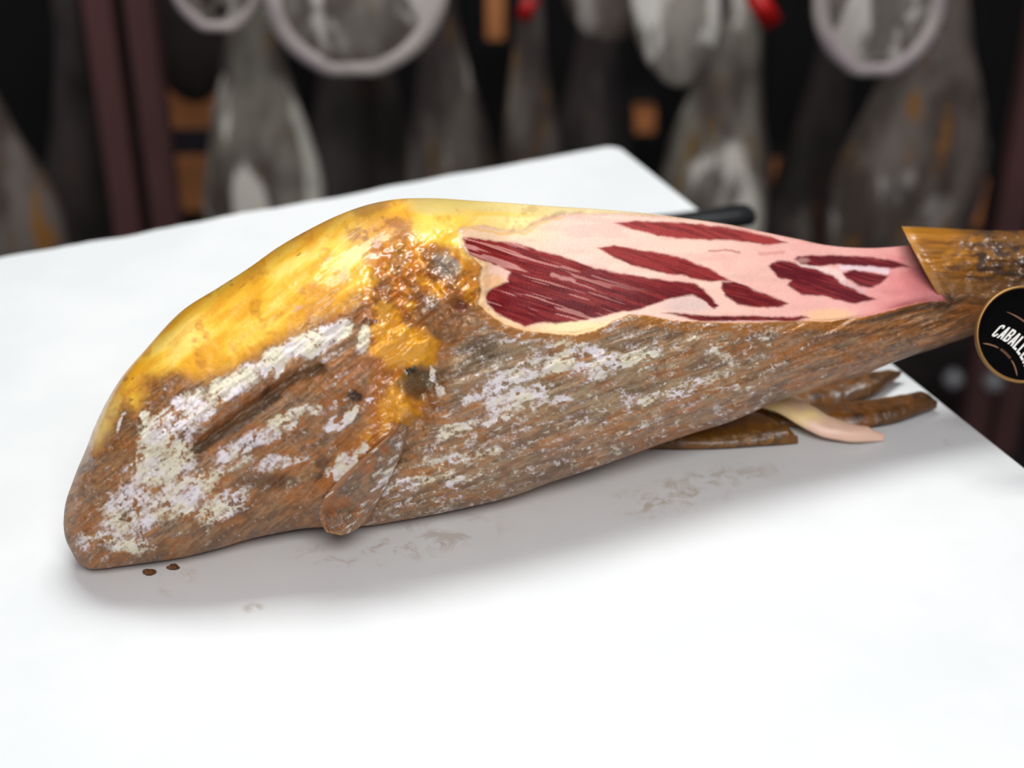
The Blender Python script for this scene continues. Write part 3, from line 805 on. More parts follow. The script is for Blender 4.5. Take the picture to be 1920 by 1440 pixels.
# --- tongue of rind hanging over the lower edge
def rind_flap():
    L = np.array([(752, 792), (722, 822), (690, 850), (660, 876), (630, 905), (608, 932), (598, 955), (600, 978), (612, 998)], float)
    R = np.array([(764, 800), (758, 836), (745, 870), (728, 908), (710, 940), (695, 962), (682, 982), (664, 996), (640, 1004)], float)
    ns, nt = 90, 60
    s = np.linspace(0, len(L) - 1, ns); k = np.arange(len(L))
    Lx = np.interp(s, k, L[:, 0]); Ly = np.interp(s, k, L[:, 1]); Rx = np.interp(s, k, R[:, 0]); Ry = np.interp(s, k, R[:, 1])
    def sm(a):
        p = np.pad(a, 5, mode='reflect', reflect_type='odd'); return np.convolve(p, np.ones(11) / 11, 'valid')
    Lx, Ly, Rx, Ry = map(sm, (Lx, Ly, Rx, Ry))
    u = np.linspace(0, 1, nt)
    uu = (1 - np.cos(np.linspace(0, math.pi, nt))) / 2
    X = Lx[:, None] + (Rx - Lx)[:, None] * uu; Y = Ly[:, None] + (Ry - Ly)[:, None] * uu
    # depth of the body beneath
    xs = np.clip(X, 130, 1800); i = np.interp(xs.ravel(), XM, np.arange(NS)).astype(int)
    t = np.clip((Y.ravel() - YM[i]) / HALF[i], -1, 1)
    g = front_depth(xs.ravel(), t, HALF[i], YM[i]).reshape(X.shape)
    base = DEP[i].reshape(X.shape) - BF[i].reshape(X.shape) * np.maximum(g, 0.42)
    prof = np.sqrt(np.clip(1 - (2 * uu - 1) ** 2, 0, 1))[None, :]
    f = ss(0, .35, s / s.max())[:, None]
    tip = ss(.72, 1, s / s.max())[:, None]
    lift = (0.0015 + 0.010 * f * np.exp(-uu * 2.0)[None, :]) * (1 - tip) + tip * (0.004 + .004 * prof) + 0.003 * np.exp(-((uu - .1) / .1) ** 2)[None, :] - .004 * ss(.8, 1, uu)[None, :] * (1 - tip)
    wr_ = (fbm((X + Y) / 40, (X - Y) / 14, 5, 4) - .5) * .008 * prof
    Df = base - lift - wr_; Dk = base + 0.006 * prof * 0 - (lift * .15) + 0.002 * prof
    Vf = ray_pt(X, Y, Df); Vk = ray_pt(X[:, 1:-1], Y[:, 1:-1], Dk[:, 1:-1])
    V = np.concatenate([Vf, Vk[:, ::-1]], 1)
    cn = fbm(X / 16, Y / 22, 8, 4)
    c = np.zeros(X.shape + (3,)) + srgb((134, 104, 80)); c = lay(c, ss(.42, .6, cn) * .8, (112, 92, 78)); c = lay(c, ss(.55, .7, 1 - cn) * .7, (160, 92, 36))
    q1 = fbm((X * .83 - Y * .56) / 22, (X * .56 + Y * .83) / 5, 2, 4, .6); q2 = fbm(X / 24, Y / 20, 13, 4)
    c = lay(c, ss(.5, .64, q1) * .5, (96, 74, 56)); c = lay(c, ss(.52, .66, 1 - q1) * .4, (178, 150, 118)); c = lay(c, ss(.52, .64, q2) * .6, (170, 104, 48))
    c = lay(c, ss(.6, 1, uu)[None, :] * .5 + 0 * X, (156, 126, 98))
    e = np.exp(-(uu / .14) ** 2)[None, :] + 0 * X
    c = c * np.array([.88, .78, .68])
    c = lay(c, e * .85, (150, 88, 24)); c = lay(c, ss(.93, 1, s / s.max())[:, None] * .7 + 0 * X, (186, 130, 76))
    mo_f = np.clip(.27 + (q1 - .5) * 1.5 + .25 * ss(.3, 1, uu)[None, :], 0, 1) * ss(1, .9, s / s.max())[:, None]
    c = np.concatenate([c, c[:, 1:-1][:, ::-1]], 1)
    me = grid_mesh('rind_flap', V - np.array(HAMBASE), closed_v=True, cap=True)
    simple_attr(me, c, np.concatenate([mo_f, 0 * Vk[:, :, 0]], 1), np.concatenate([.4 + .6 * e, .3 + 0 * Vk[:, :, 0]], 1))
    o = link('rind_flap', me, M_HAM, ham); return o


rind_flap()['label'] = 'tongue of brown rind hanging over the lower edge'

# ------------------------------------------------------------------ trimmings, knife and crumbs on the table


def strip_mesh(name, left, right, thick, z_lift, seed, roll=0.0, n=70, m=16, zc=None):
    """a thin slab between two outlines given by where they lie on the table"""
    k = np.linspace(0, 1, len(left)); s = np.linspace(0, 1, n)
    def path(P):
        P = np.array([on_height(x, y, TABLE_Z) for x, y in P])
        A = np.stack([np.interp(s, k, P[:, c]) for c in range(3)], 1)
        for c in range(3):
            p = np.pad(A[:, c], 4, mode='reflect', reflect_type='odd'); A[:, c] = np.convolve(p, np.ones(9) / 9, 'valid')
        return A
    A, B = path(left), path(right)
    u = np.linspace(0, 1, m)
    P = A[:, None] * (1 - u)[None, :, None] + B[:, None] * u[None, :, None]
    zz = np.interp(s, np.linspace(0, 1, len(z_lift)), z_lift)[:, None] + roll * (1 - (2 * u - 1) ** 2)[None, :]
    nz = (fbm(P[..., 0] * 60 + seed, P[..., 1] * 60, seed, 3) - .3) * 0.0035
    et = np.clip(np.minimum(s, 1 - s) * 9, .2, 1)[:, None]; nz = nz * et
    top = P.copy(); top[..., 2] = TABLE_Z + 0.0005 + zz + et * thick * (0.35 + 0.65 * np.clip(np.minimum(u, 1 - u) * 6, 0, 1))[None, :] + np.maximum(nz, 0)
    bot = P.copy(); bot[..., 2] = TABLE_Z + 0.0005 + zz
    V = np.concatenate([top, bot[:, ::-1]], 1)
    return grid_mesh(name, V, closed_v=True, cap=True)


def rind_mat(name, cols, scale=45):
    n = NT(name); o = n.obj()
    a = n.noise(o, scale, 5, .6); b = n.noise(o, scale * 2.2, 4, .6)
    c = n.mix(n.step(a, .38, .62), cols[0], cols[1]); c = n.mix(n.step(b, .52, .68), c, cols[2])
    n.bump(n.noise(o, 150, 4), .8, .002)
    return n.base(c, .34, **{'Coat Weight': .25, 'Coat Roughness': .08})


M_RIND1 = rind_mat('wet_brown_rind', (C(128, 78, 24), C(96, 62, 26), C(66, 44, 26)))
M_RIND2 = rind_mat('wet_dark_rind', (C(130, 84, 22), C(92, 60, 20), C(150, 102, 34)))
n_ = NT('pale_trimmed_fat'); o_ = n_.obj()
M_FAT = n_.base(n_.mix(n_.step(n_.noise(o_, 26, 3), .4, .62), C(240, 214, 150), C(240, 200, 178)), .4, **{'Subsurface Weight': 0.15, 'Subsurface Radius': (.01, .006, .004)})
G_TRIM = 'rind trimmings under the shank'


def thing_mesh(name, me, mat, label, cat, group=None):
    # move origin to the thing's own base
    co = np.zeros(len(me.vertices) * 3, np.float32); me.vertices.foreach_get('co', co); co = co.reshape(-1, 3)
    c = co.mean(0); c[2] = co[:, 2].min(); me.vertices.foreach_set('co', (co - c).ravel()); me.update()
    o = link(name, me, mat); o.location = c.tolist()
    return tag(o, label, cat, group)


thing_mesh('rind_trimming', strip_mesh('rind_trimming', [(1380, 738), (1470, 716), (1560, 711), (1640, 711), (1688, 715)], [(1380, 800), (1500, 775), (1570, 765), (1640, 752), (1686, 718)], .004, [.0, .0, .0, .004, .006], 3, .004), M_RIND1,
           'rear brown rind trimming with a pointed leaf-like tip on the white table', 'rind trimming', G_TRIM)
thing_mesh('rind_trimming', strip_mesh('rind_trimming', [(1440, 772), (1530, 768), (1620, 764), (1700, 755), (1722, 753), (1754, 770)], [(1440, 800), (1530, 806), (1610, 810), (1680, 801), (1730, 786), (1755, 774)], .004, [0, .002, .002, .004, .006, .004], 5, .005), M_RIND1,
           'longest brown rind trimming with a blunt tip nearest the table edge', 'rind trimming', G_TRIM)
thing_mesh('rind_trimming', strip_mesh('rind_trimming', [(1215, 838), (1260, 800), (1340, 778), (1410, 782), (1455, 804), (1492, 829)], [(1215, 843), (1270, 845), (1350, 845), (1420, 840), (1465, 836), (1496, 833)], .006, [0, 0, .001, .001, 0, 0], 7, .005), M_RIND2,
           'glossy dark rind trimming tucked under the lower edge of the ham', 'rind trimming', G_TRIM)


def fat_strip():
    L = [(1378, 768), (1425, 765), (1470, 772), (1510, 788), (1560, 806), (1610, 815), (1657, 819)]
    R = [(1378, 790), (1415, 797), (1460, 808), (1495, 822), (1540, 834), (1600, 837), (1657, 828)]
    return strip_mesh('fat_strip', L, R, .005, [.016, .017, .015, .011, .006, .002, .0], 9, .003)


thing_mesh('fat_strip', fat_strip(), M_FAT, 'pale curled strip of fat lying across the brown rind trimmings', 'fat strip')

M_BLACK = NT('black_plastic').base(C(22, 24, 26), .35)
M_STEEL = NT('knife_steel').base(C(170, 172, 176), .22, Metallic=1.0)


def knife():
    a = Vector(on_height(1412, 418, TABLE_Z)); b = Vector(on_height(1262, 436, TABLE_Z)); d = (b - a); d.z = 0; d.normalize()
    perp = Vector((-d.y, d.x, 0))
    r = tag(empty('carving_knife', a, (0, 0, math.atan2(d.y, d.x))), 'knife with a black rounded handle lying behind the ham at the table edge', 'knife')
    prof = [(0.0, .004), (0.002, .010), (.006, .0135), (.02, .0145), (.05, .013), (.08, .0125), (.105, .0135), (.118, .0145), (.122, .012), (.123, .006)]
    V = np.zeros((len(prof), 16, 3))
    for i, (x, h) in enumerate(prof):
        for k in range(16):
            t = 2 * math.pi * k / 16
            V[i, k] = (x, h * math.copysign(abs(math.cos(t)) ** .7, math.cos(t)), .0095 + .009 * h / .0145 * math.copysign(abs(math.sin(t)) ** .7, math.sin(t)))
    link('handle', grid_mesh('handle', V, closed_v=True, cap=True), M_BLACK, r)
    bm = bmesh.new()
    out = [(.118, -.008), (.20, -.011), (.34, -.010), (.395, -.004), (.40, .004), (.118, .010)]
    up = [bm.verts.new((x, y, .0103)) for x, y in out]; dn = [bm.verts.new((x, y, .0083)) for x, y in out]
    bm.faces.new(up); bm.faces.new(dn[::-1])
    for i in range(len(out)): bm.faces.new((up[i], dn[i], dn[(i + 1) % len(out)], up[(i + 1) % len(out)]))
    link('blade', to_mesh('blade', bm, False), M_STEEL, r)


knife()

M_CRUMB = mottled('brown_crumb', (C(128, 78, 34), C(80, 48, 26), C(150, 96, 44)), 300, .7, .8)
for px, py, sx, sy, lab in ((281, 1076, .0048, .0026, 'left brown meat crumb on the table below the ham'), (325, 1067, .0044, .0026, 'right brown meat crumb on the table against the ham'), ):
    bm = bmesh.new(); bmesh.ops.create_icosphere(bm, subdivisions=3, radius=1.0)
    for v in bm.verts:
        q = fbm(np.array([v.co.x * 1.4 + px]), np.array([v.co.y * 1.4 + v.co.z + py]), 3, 3)[0]
        v.co *= .55 + .9 * q
        v.co = Vector((v.co.x * sx, v.co.y * sy, max(v.co.z, -.6) * .0022 + .0013))
    o = link('meat_crumb', to_mesh('meat_crumb', bm), M_CRUMB); p = on_height(px, py, TABLE_Z); o.location = (p[0], p[1], TABLE_Z + .0003)
    tag(o, lab, 'crumb', 'crumbs beside the ham')

# ------------------------------------------------------------------ round label hanging from the shank
M_TAGB = NT('black_card').base(C(5, 4, 5), .8, **{'Specular IOR Level': .05})
M_GOLD = NT('gold_rim').base(C(150, 112, 62), .38, Metallic=.7)
M_GOLDP = NT('bronze_print').base(C(120, 76, 42), .5)
M_WHITEP = NT('white_print').base(C(236, 232, 226), .5)
M_CORD = NT('dark_cord').base(C(40, 32, 26), .8)
TAGD = 1.196
tagc = Vector(ray_pt(1919.5, 627, TAGD).tolist()); PXT = TAGD / F_PX
tg = tag(empty('round_label', tagc, (math.pi / 2 - TILT, 0, 0)), 'round black label with a gold rim and white lettering hanging at the shank', 'label')
R_T = 92 * PXT


def disc_mesh(name, r, z0, z1, seg=72, bev=.0004):
    V = []
    for rr, z in ((1e-5, z0), (r - bev, z0), (r, z0 + bev), (r, z1 - bev), (r - bev, z1), (1e-5, z1)):
        V.append([(rr * math.cos(2 * math.pi * k / seg), rr * math.sin(2 * math.pi * k / seg), z) for k in range(seg)])
    return grid_mesh(name, np.array(V), closed_v=True, smooth=False)


disc = link('disc', disc_mesh('disc', R_T * .985, -.0015, .0015), M_TAGB, tg)
bm = bmesh.new(); seg = 96
rim_prof = [(R_T - 6.4 * PXT, .0014), (R_T - 5.4 * PXT, .0030), (R_T - 3 * PXT, .0036), (R_T - .6 * PXT, .0028), (R_T, .0010), (R_T, -.0016), (R_T - 6.4 * PXT, -.0016)]
Vr = np.array([[(r * math.cos(2 * math.pi * k / seg), r * math.sin(2 * math.pi * k / seg), z) for r, z in rim_prof] for k in range(seg + 1)])
bm.free()
link('gold_rim', grid_mesh('gold_rim', Vr, closed_v=True), M_GOLD, tg)
# printed arcs, centre low on the left of the label
EX, EY = (1838 - 1919.5) * PXT, -(712 - 627) * PXT


def arc_mesh(name, r, a0, a1, wdt, z=.0016, th_=.0002, n=40):
    V = []
    for k in range(n):
        a = math.radians(a0 + (a1 - a0) * k / (n - 1)); e = min(1, 4 * min(k, n - 1 - k) / (n - 1) + .25)
        ring = []
        for rr, zz in ((r - wdt * e / 2, z), (r + wdt * e / 2, z), (r + wdt * e / 2, z - th_), (r - wdt * e / 2, z - th_)):
            ring.append((EX + rr * math.cos(a), EY + rr * math.sin(a), zz))
        V.append(ring)
    return grid_mesh(name, np.array(V), closed_v=True, smooth=False, cap=True)


link('printed_arc', arc_mesh('printed_arc', 136 * PXT, 69, 24, 3.0 * PXT), M_GOLDP, disc)
link('printed_arc', arc_mesh('printed_arc', 68 * PXT, 87, 60, 3.0 * PXT), M_GOLDP, disc)
link('printed_arc', arc_mesh('printed_arc', 68 * PXT, 34, 6, 3.0 * PXT), M_GOLDP, disc)
# tiny text between the lower arcs, too small to read: a row of short dashes
for k in range(8):
    a0 = 57 - k * 2.7
    link('printed_dash', arc_mesh('printed_dash', 68 * PXT, a0, a0 - 1.5, 5.0 * PXT, n=6), M_GOLDP, disc)
GL = {  # bold condensed letters in a 1 x 2 cell
    'C': [[(1, 1.45), (1, 1.75), (.75, 2), (.25, 2), (0, 1.75), (0, .25), (.25, 0), (.75, 0), (1, .25), (1, .55), (.66, .55), (.66, .3), (.34, .3), (.34, 1.7), (.66, 1.7), (.66, 1.45)]],
    'A': [[(0, 0), (.32, 0), (.42, .45), (.62, .45), (.72, 0), (1.04, 0), (.70, 2), (.34, 2)], [(.47, .75), (.52, 1.4), (.57, .75)]],
    'B': [[(0, 0), (.75, 0), (1, .25), (1, .85), (.84, 1.02), (1, 1.2), (1, 1.75), (.75, 2), (0, 2)], [(.33, .3), (.33, .88), (.66, .88), (.66, .3)], [(.33, 1.16), (.33, 1.7), (.66, 1.7), (.66, 1.16)]],
    'L': [[(0, 0), (.92, 0), (.92, .32), (.34, .32), (.34, 2), (0, 2)]],
    'E': [[(0, 0), (.95, 0), (.95, .32), (.34, .32), (.34, .86), (.8, .86), (.8, 1.16), (.34, 1.16), (.34, 1.68), (.95, 1.68), (.95, 2), (0, 2)]],
    'R': [[(0, 0), (.33, 0), (.33, .8), (.5, .8), (.68, 0), (1.02, 0), (.82, .86), (1, 1.05), (1, 1.75), (.75, 2), (0, 2)], [(.33, 1.1), (.33, 1.7), (.66, 1.7), (.66, 1.1)]],
    'O': [[(.25, 0), (.75, 0), (1, .25), (1, 1.75), (.75, 2), (.25, 2), (0, 1.75), (0, .25)], [(.34, .3), (.34, 1.7), (.66, 1.7), (.66, .3)]],
}


def glyph(ch, fn_, zt, zb):
    cu = bpy.data.curves.new('glyph', 'CURVE'); cu.dimensions = '2D'; cu.fill_mode = 'BOTH'; cu.extrude = (zt - zb) / 2
    for lp in GL[ch]:
        sp = cu.splines.new('POLY'); sp.points.add(len(lp) - 1)
        for p, (x, y) in zip(sp.points, lp):
            q = fn_(x, y); p.co = (q[0], q[1], 0, 1)
        sp.use_cyclic_u = True
    ob = bpy.data.objects.new('g', cu); me = bpy.data.meshes.new_from_object(ob)
    bpy.data.objects.remove(ob)
    for v in me.vertices: v.co.z += (zt + zb) / 2
    return me


UPD = math.radians(47)
for k, ch in enumerate('CABALLERO'):
    a = math.radians(77.5 - 7.8 * k); r = 84 * PXT
    bx0, by0 = EX + r * math.cos(a), EY + r * math.sin(a)
    tx, ty = math.sin(a), -math.cos(a)
    wl, hl = 9.6 * PXT, 14.5 * PXT

    def fn_(x, y, bx0=bx0, by0=by0, tx=tx, ty=ty): return (bx0 + tx * x * wl + math.cos(UPD) * y * hl, by0 + ty * x * wl + math.sin(UPD) * y * hl)
    # keep to the face of the label
    cxl, cyl = fn_(.5, 1)
    if math.hypot(cxl, cyl) < R_T - 18 * PXT:
        link('letter', glyph(ch, fn_, .0020, .0014), M_WHITEP, disc)
# cord from the label up and round the shank, beyond the frame
inv = tg.matrix_basis.inverted()
cp = [tagc + Vector((R_T * .80, -.002, .018)), Vector(ray_pt(1995, 530, 1.19).tolist()), Vector(ray_pt(2003, 470, 1.205).tolist())]
cp = [inv @ p for p in cp]
cpd = [cp[0].lerp(cp[1], t) for t in np.linspace(0, 1, 6)] + [cp[1].lerp(cp[2], t) for t in np.linspace(.25, 1, 4)]
link('cord', tube_mesh('cord', cpd, .0012, 8), M_CORD, tg)

# ------------------------------------------------------------------ rack, hanging hams and boxes behind
M_POST = mottled('maroon_paint', (C(92, 58, 56), C(82, 53, 52)), 4, .55)
M_RAIL = mottled('dark_rail', (C(44, 38, 46), C(36, 32, 38)), 6, .5)
YR = 2.38
rack = tag(empty('ham_rack', (0, YR, 0)), 'tall maroon metal rack with paired posts that carries the hanging hams', 'rack')


def post(px, py, width):
    p = on_depth(px, py, YR)
    box('post', (p[0], 0, .95), (width, .045, 1.9), M_POST, rack, bev=.003)
    return p[0]


for px, py, wd in ((215, 215, .043), (290, 215, .042), (1893, 400, .045), (1955, 400, .045)):
    post(px, py, wd)
for z, yy in ((1.86, -.36), (1.86, -.10), (1.50, .0), (1.50, .18)):
    link('rail', tube_mesh('rail', [(-1.25, yy, z), (1.25, yy, z)], .011, 10), M_RAIL, rack)
for x in (-.62, .66):
    box('crossbar', (x, -.13, 1.86), (.03, .52, .03), M_RAIL, rack); box('crossbar', (x, .09, 1.50), (.03, .24, .03), M_RAIL, rack)
a_ = on_depth(395, 265, YR + .17); 
box('shelf_bar', (a_[0] - .03, .17, a_[2]), (.30, .03, .036), M_RAIL, rack)
# steel bolts seen out of focus at the foot of the right posts
M_BOLT = NT('bolt_steel').base(C(190, 190, 192), .3, Metallic=.6)
for px, py in ((1792, 722), (1868, 728)):
    p = on_depth(px, py, YR - .05)
    box('foot_plate', (p[0], -.03, p[2]), (.03, .03, .03), M_BOLT, rack, bev=.008)


def hang_mat(name, base, gray, white, ochre, wamt=.62, oamt=.6, zlow=.3, lowamt=.0):
    n = NT(name); o = n.obj()
    v = n.mapping(o, sc=(1, 1, .36))
    inf = n.n('ShaderNodeObjectInfo').outputs['Random']
    off = n.n('ShaderNodeVectorMath', operation='ADD'); n.t.links.new(v, off.inputs[0])
    cb = n.n('ShaderNodeCombineXYZ'); n.set(cb.inputs[0], n.math('MULTIPLY', inf, 7.0)); n.set(cb.inputs[2], n.math('MULTIPLY', inf, 3.0)); n.t.links.new(cb.outputs[0], off.inputs[1])
    vv = off.outputs[0]
    c = n.mix(n.step(n.noise(vv, 16, 4), .40, .6), base, gray)
    z = n.n('ShaderNodeSeparateXYZ'); n.t.links.new(o, z.inputs[0])
    low = n.math('MULTIPLY', n.step(z.outputs[2], zlow, .05), lowamt)
    c = n.mix(n.step(n.noise(vv, 22, 5, .6, .3), oamt, oamt + .10), c, ochre)
    c = n.mix(n.step(n.math('ADD', n.noise(vv, 15, 4, .55, .5), low), wamt, wamt + .1), c, white)
    n.bump(n.noise(vv, 60, 4), .5, .004)
    return n.base(c, .6)


HM = {
    'white': hang_mat('white_mouldy_ham', C(120, 114, 104), C(166, 160, 148), C(236, 232, 222), C(130, 94, 44), .47, .60),
    'grey': hang_mat('grey_mouldy_ham', C(66, 57, 54), C(110, 102, 94), C(206, 198, 188), C(118, 86, 42), .60, .57, .36, .06),
    'dark': hang_mat('dark_cured_ham', C(40, 33, 32), C(66, 57, 55), C(118, 110, 104), C(92, 58, 32), .66, .62),
    'pale': hang_mat('pale_mouldy_ham', C(84, 74, 68), C(140, 134, 120), C(226, 220, 208), C(128, 96, 46), .56, .60, .42, .16),
    'ochre': hang_mat('ochre_cured_ham', C(76, 66, 60), C(118, 108, 100), C(168, 162, 156), C(146, 100, 46), .58, .56),
}
M_RIM = mottled('pale_lilac_fat_rim', (C(184, 170, 172), C(208, 200, 192)), 16, .5)
M_FACE_P = hang_mat('pale_mould_face', C(112, 104, 96), C(150, 144, 134), C(236, 230, 220), C(120, 100, 70), .50, .60)
M_HOOF = NT('black_hoof').base(C(28, 25, 24), .45)
M_ROPE = NT('brown_rope').base(C(120, 96, 66), .85)
G_HANG_LOW = 'hams hanging in the lower row behind the table'
G_HANG_UP = 'hams hanging in the upper row behind the table'


def ham_body(W, Tk, L, lean, face, seed, rnd):
    """lofted hanging ham: z=0 at the rounded rump, z=L at the hoof; the cut face looks to -y"""
    nz, nt = 46, 32
    z = L * (1 - np.cos(np.linspace(0, math.pi, nz))) / 2; q = z / L
    qk = np.linspace(0, 1, 400)
    pk = np.interp(qk, [.22, .32, .42, .52, .62, .72, .82, .92, 1], [.98, 1.0, .90, .70, .50, .37, .31, .33, .18])
    qr = min(.30, max(.10, W / 2 / L * rnd))
    pk = np.where(qk < .3, 1.0, pk); pk = np.where(qk < qr, np.sqrt(np.clip(1 - ((qr - qk) / qr) ** 2.0, 0, 1)), pk); pk[0] = .05
    pk[8:] = np.convolve(np.pad(pk, 10, mode='edge'), np.ones(21) / 21, 'valid')[8:]
    half = np.interp(q, qk, pk) * W / 2
    thk = np.interp(q, [0, .015, .05, .12, .25, .40, .55, .70, .85, 1], [.08, .30, .55, .80, 1.0, .92, .70, .48, .40, .2]) * Tk / 2
    cx_ = lean * (q - .3) + .012 * np.sin(q * 6 + seed)
    cy_ = .02 * np.sin(q * 3 + seed * 1.3)
    t = np.linspace(0, 2 * math.pi, nt, endpoint=False)
    ct, st = np.cos(t), np.sin(t)
    yy = np.where(st < 0, st * (.62 if face else .95), st)
    V = np.zeros((nz, nt, 3))
    V[..., 0] = cx_[:, None] + half[:, None] * np.sign(ct) * np.abs(ct) ** .9
    V[..., 1] = cy_[:, None] + thk[:, None] * yy
    V[..., 2] = z[:, None]
    lum = fbm(V[..., 0] * 22 + seed * 3.1, V[..., 2] * 10 + V[..., 1] * 9, seed, 3) - .5
    V[..., :2] *= 1 + .13 * lum[..., None]
    return V, half, cx_, cy_, thk, q


def hanging_ham(px, py, Y, wpx, kind, label, group, L=.74, lean=0.0, face=False, seed=0, rail_z=1.485, yaw=0.0, tk=.62, rimw=.011, rnd=1.7):
    p = on_depth(px, py, Y)
    dcam = Y / (math.cos(TILT) - (py - CY) / F_PX * math.sin(TILT))
    Wd = wpx * dcam / F_PX
    r = tag(empty('hanging_ham', p, (0, 0, yaw)), label, 'ham', group)
    V, half, cxs, cys, thk, q = ham_body(Wd, Wd * tk, L, lean, face, seed, rnd)
    k = int(np.argmax(q > .93))
    link('body', grid_mesh('body', V[:k + 1], closed_v=True, cap=True), HM[kind], r)
    link('hoof', grid_mesh('hoof', V[k:] * np.array([1.04, 1.04, 1]), closed_v=True, cap=True), M_HOOF, r)
    if face:
        # oval cut face with a pale fat rim all round it
        kk = [i for i in range(len(q)) if .003 < q[i] < .50]
        left = [Vector((cxs[i] - half[i] * .95, cys[i] - thk[i] * .34, q[i] * L)) for i in kk]
        right = [Vector((cxs[i] + half[i] * .95, cys[i] - thk[i] * .34, q[i] * L)) for i in kk]
        loop = left[::-1] + right
        link('fat_rim', tube_mesh('fat_rim', loop, [rimw] * len(loop), 10), M_RIM, r)
        n_u = 12; u = np.linspace(-1, 1, n_u)
        F = np.zeros((len(kk), n_u, 3))
        for a, i in enumerate(kk):
            F[a, :, 0] = cxs[i] + half[i] * .93 * u; F[a, :, 1] = cys[i] - thk[i] * (.36 + .30 * np.sqrt(1 - (u * .93) ** 2)); F[a, :, 2] = q[i] * L
        F[..., 1] += .006 * (fbm(F[..., 0] * 40 + seed, F[..., 2] * 40, seed, 3) - .5)
        Bk = F.copy(); Bk[..., 1] += .012
        link('cut_face', grid_mesh('cut_face', np.concatenate([F, Bk[:, ::-1]], 1), closed_v=True, cap=True), M_FACE_P, r)
    topz = L * .97; hx = lean * .67
    rp = [(hx - .006, -.02, topz - .04), (hx, 0, topz + .01), (hx, 0, rail_z - p[2])]
    if rp[2][2] > rp[1][2]:
        link('rope', tube_mesh('rope', rp, .004, 8), M_ROPE, r)
    return r


LOW, UP = YR + .06, YR - .30
low = [
    (10, 640, LOW - .10, 270, 'ochre', 'grey and ochre hanging ham at the far left edge', .70, .02, 1, .0),
    (205, 640, LOW + .16, 150, 'dark', 'dark hanging ham half hidden behind the left pair of maroon posts', .72, .0, 2, .4),
    (535, 600, LOW, 215, 'pale', 'pale mouldy hanging ham just right of the left posts, with a white lower end', .74, -.06, 3, .0),
    (655, 630, LOW + .10, 150, 'dark', 'dark narrow hanging ham under the largest pale-rimmed ham', .76, .0, 4, .3),
    (730, 640, LOW + .20, 120, 'dark', 'dark reddish hanging ham set deepest between two grey hams', .78, .0, 5, .2),
    (840, 590, LOW, 165, 'grey', 'grey hanging ham left of the narrow ham with a red tie', .74, .01, 6, .2),
    (985, 560, LOW - .02, 120, 'grey', 'narrow olive grey hanging ham under the red tie, with a white patch', .72, .02, 7, .5),
    (1110, 600, LOW + .12, 170, 'dark', 'dark hanging ham above the far corner of the table', .76, .0, 8, .1),
    (1335, 590, LOW, 195, 'pale', 'pale hanging ham behind the black knife handle', .74, .01, 9, .0),
    (1500, 640, LOW + .14, 150, 'dark', 'dark hanging ham between the pale ham and the large grey one', .78, .0, 10, .3),
    (1668, 590, LOW - .05, 275, 'ochre', 'large grey ochre hanging ham behind the shank of the cut ham', .74, .0, 11, .0),
]
for px, py, Y, wpx, kd, lab, L, ln, sd, yw in low:
    hanging_ham(px, py, Y, wpx, kd, lab, G_HANG_LOW, L=L, lean=ln, seed=sd, yaw=yw)
up = [
    (420, 52, UP, 172, 'dark', 'upper hanging ham with a thin pale rim above the left posts', .0, True, 12, .009),
    (670, 117, UP - .04, 315, 'pale', 'largest upper hanging ham with a wide pale rim, left of centre', .03, True, 13, .014),
    (1118, 78, UP + .12, 165, 'ochre', 'brownish upper hanging ham without a rim, right of centre', .0, False, 14, .01),
    (1262, 168, UP - .02, 168, 'white', 'lowest hanging upper ham, white with mould and without a rim', .0, False, 15, .008),
    (1648, 140, UP - .02, 225, 'grey', 'upper hanging ham with a pale rim above the large ochre ham', .0, True, 16, .012),
    (380, 192, LOW + .22, 150, 'dark', 'dark hanging ham with a rounded end above the orange box', .0, False, 17, .01),
]
for px, py, Y, wpx, kd, lab, ln, fc, sd, rw in up:
    hanging_ham(px, py, Y, wpx, kd, lab, G_HANG_UP, L=.76, lean=ln, face=fc, seed=sd, rail_z=1.86, tk=.6, rimw=rw, rnd={13: 1.05, 12: 1.0, 15: 1.9, 16: 1.25}.get(sd, 1.5))

M_CARD = mottled('orange_cardboard', (C(240, 158, 98), C(228, 146, 88)), 8, .8)
M_TAPE = NT('box_tape').base(C(150, 96, 60), .5)
YB_ = YR + .50


def cardboard_box(px0, py0, px1, py1, label, Y=YB_, dep=.22):
    a = on_depth(px0, py1, Y); b = on_depth(px1, py0, Y)
    wd, h = b[0] - a[0], b[2] - a[2]
    r = tag(empty('cardboard_box', ((a[0] + b[0]) / 2, Y + dep / 2, a[2])), label, 'box', 'orange boxes behind the hams')
    t = .004
    for nm, c, s in (('side_panel', (0, -dep / 2, h / 2), (wd, t, h)), ('side_panel', (0, dep / 2, h / 2), (wd, t, h)), ('side_panel', (-wd / 2, 0, h / 2), (t, dep, h)), ('side_panel', (wd / 2, 0, h / 2), (t, dep, h)),
                     ('bottom_panel', (0, 0, t / 2), (wd, dep, t)), ('lid_flap', (0, -dep / 4, h), (wd, dep / 2 - .002, t)), ('lid_flap', (0, dep / 4, h), (wd, dep / 2 - .002, t))):
        box(nm, c, s, M_CARD, r, bev=.0008)
    box('tape', (0, 0, h + t * .6), (wd * .98, .045, .001), M_TAPE, r, bev=0)
    return r


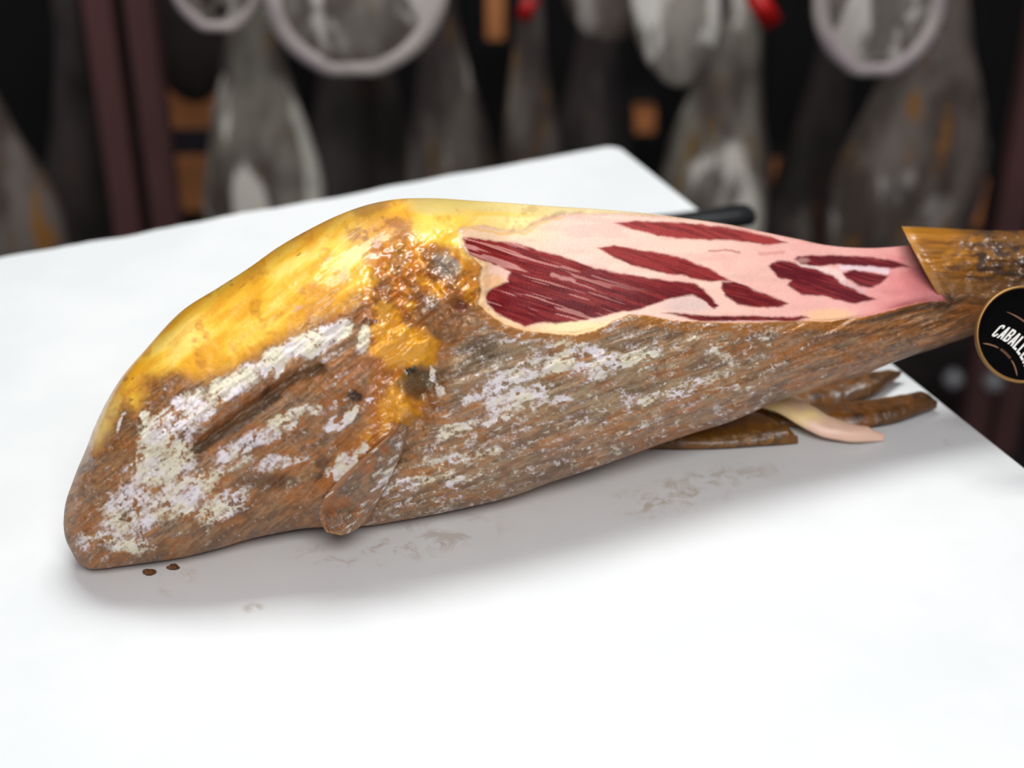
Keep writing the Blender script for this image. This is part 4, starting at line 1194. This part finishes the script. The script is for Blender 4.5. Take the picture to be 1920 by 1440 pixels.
cardboard_box(318, 175, 470, 395, 'orange cardboard box seen between the left posts and the pale ham')
cardboard_box(914, -60, 944, 74, 'narrow orange cardboard box seen at the top beside the red tie', dep=.05)
cardboard_box(1192, 214, 1228, 250, 'small orange box seen in the dark gap above the table corner', dep=.05)
cardboard_box(1452, 318, 1482, 360, 'tiny orange box seen between the pale ham and a dark ham', dep=.05)
cardboard_box(1800, 338, 1850, 425, 'orange box seen beside the right post', dep=.05)
# stand for the boxes: a dark shelf unit at the wall
M_SHELF = NT('dark_shelf').base(C(20, 18, 19), .7)
sh = tag(empty('shelf_unit', (0, YB_ + .12, 0)), 'dark shelf unit in the shade behind the hanging hams', 'shelf')
SHZ = {}
for (px0, px1, py1) in ((318, 470, 395), (914, 944, 74), (1192, 1228, 250), (1452, 1482, 360), (1800, 1850, 425)):
    a = on_depth(px0, py1, YB_); b = on_depth(px1, py1, YB_)
    box('shelf', ((a[0] + b[0]) / 2, .0, a[2] - .0075), (b[0] - a[0] + .02, .25, .013), M_SHELF, sh, bev=.001)
for px in (310, 482, 886, 962, 1178, 1242, 1446, 1490, 1792, 1860):
    a = on_depth(px, 300, YB_)
    box('upright', (a[0], .12, .6), (.012, .012, 1.2), M_SHELF, sh, bev=.001)

M_RED = mottled('red_plastic_tie', (C(196, 22, 22), C(176, 16, 18)), 20, .45)


def red_tie(px, py, Y, wpx, hpx, ang_, label):
    p = on_depth(px, py, Y); s = Y / .85 / F_PX
    r = tag(empty('red_tie', p, (0, math.radians(ang_), 0)), label, 'tie', 'red ties in the upper row')
    bm = bmesh.new(); box_bm(bm, (0, 0, 0), (wpx * s, .006, hpx * s), bev=.0028)
    link('tab', to_mesh('tab', bm), M_RED, r)
    link('loop', tube_mesh('loop', [(-.01, 0, hpx * s / 2 - .002), (-.012, .01, hpx * s / 2 + .03), (0, .02, hpx * s / 2 + .05), (.012, .01, hpx * s / 2 + .03), (.01, 0, hpx * s / 2 - .002)], .0025, 8), M_RED, r)


red_tie(1432, 18, UP + .05, 36, 66, -35, 'bright red tie hanging right of the brownish hams at the top')
red_tie(988, 18, LOW - .12, 26, 40, 20, 'small dark red tie at the top of the narrow olive grey ham')
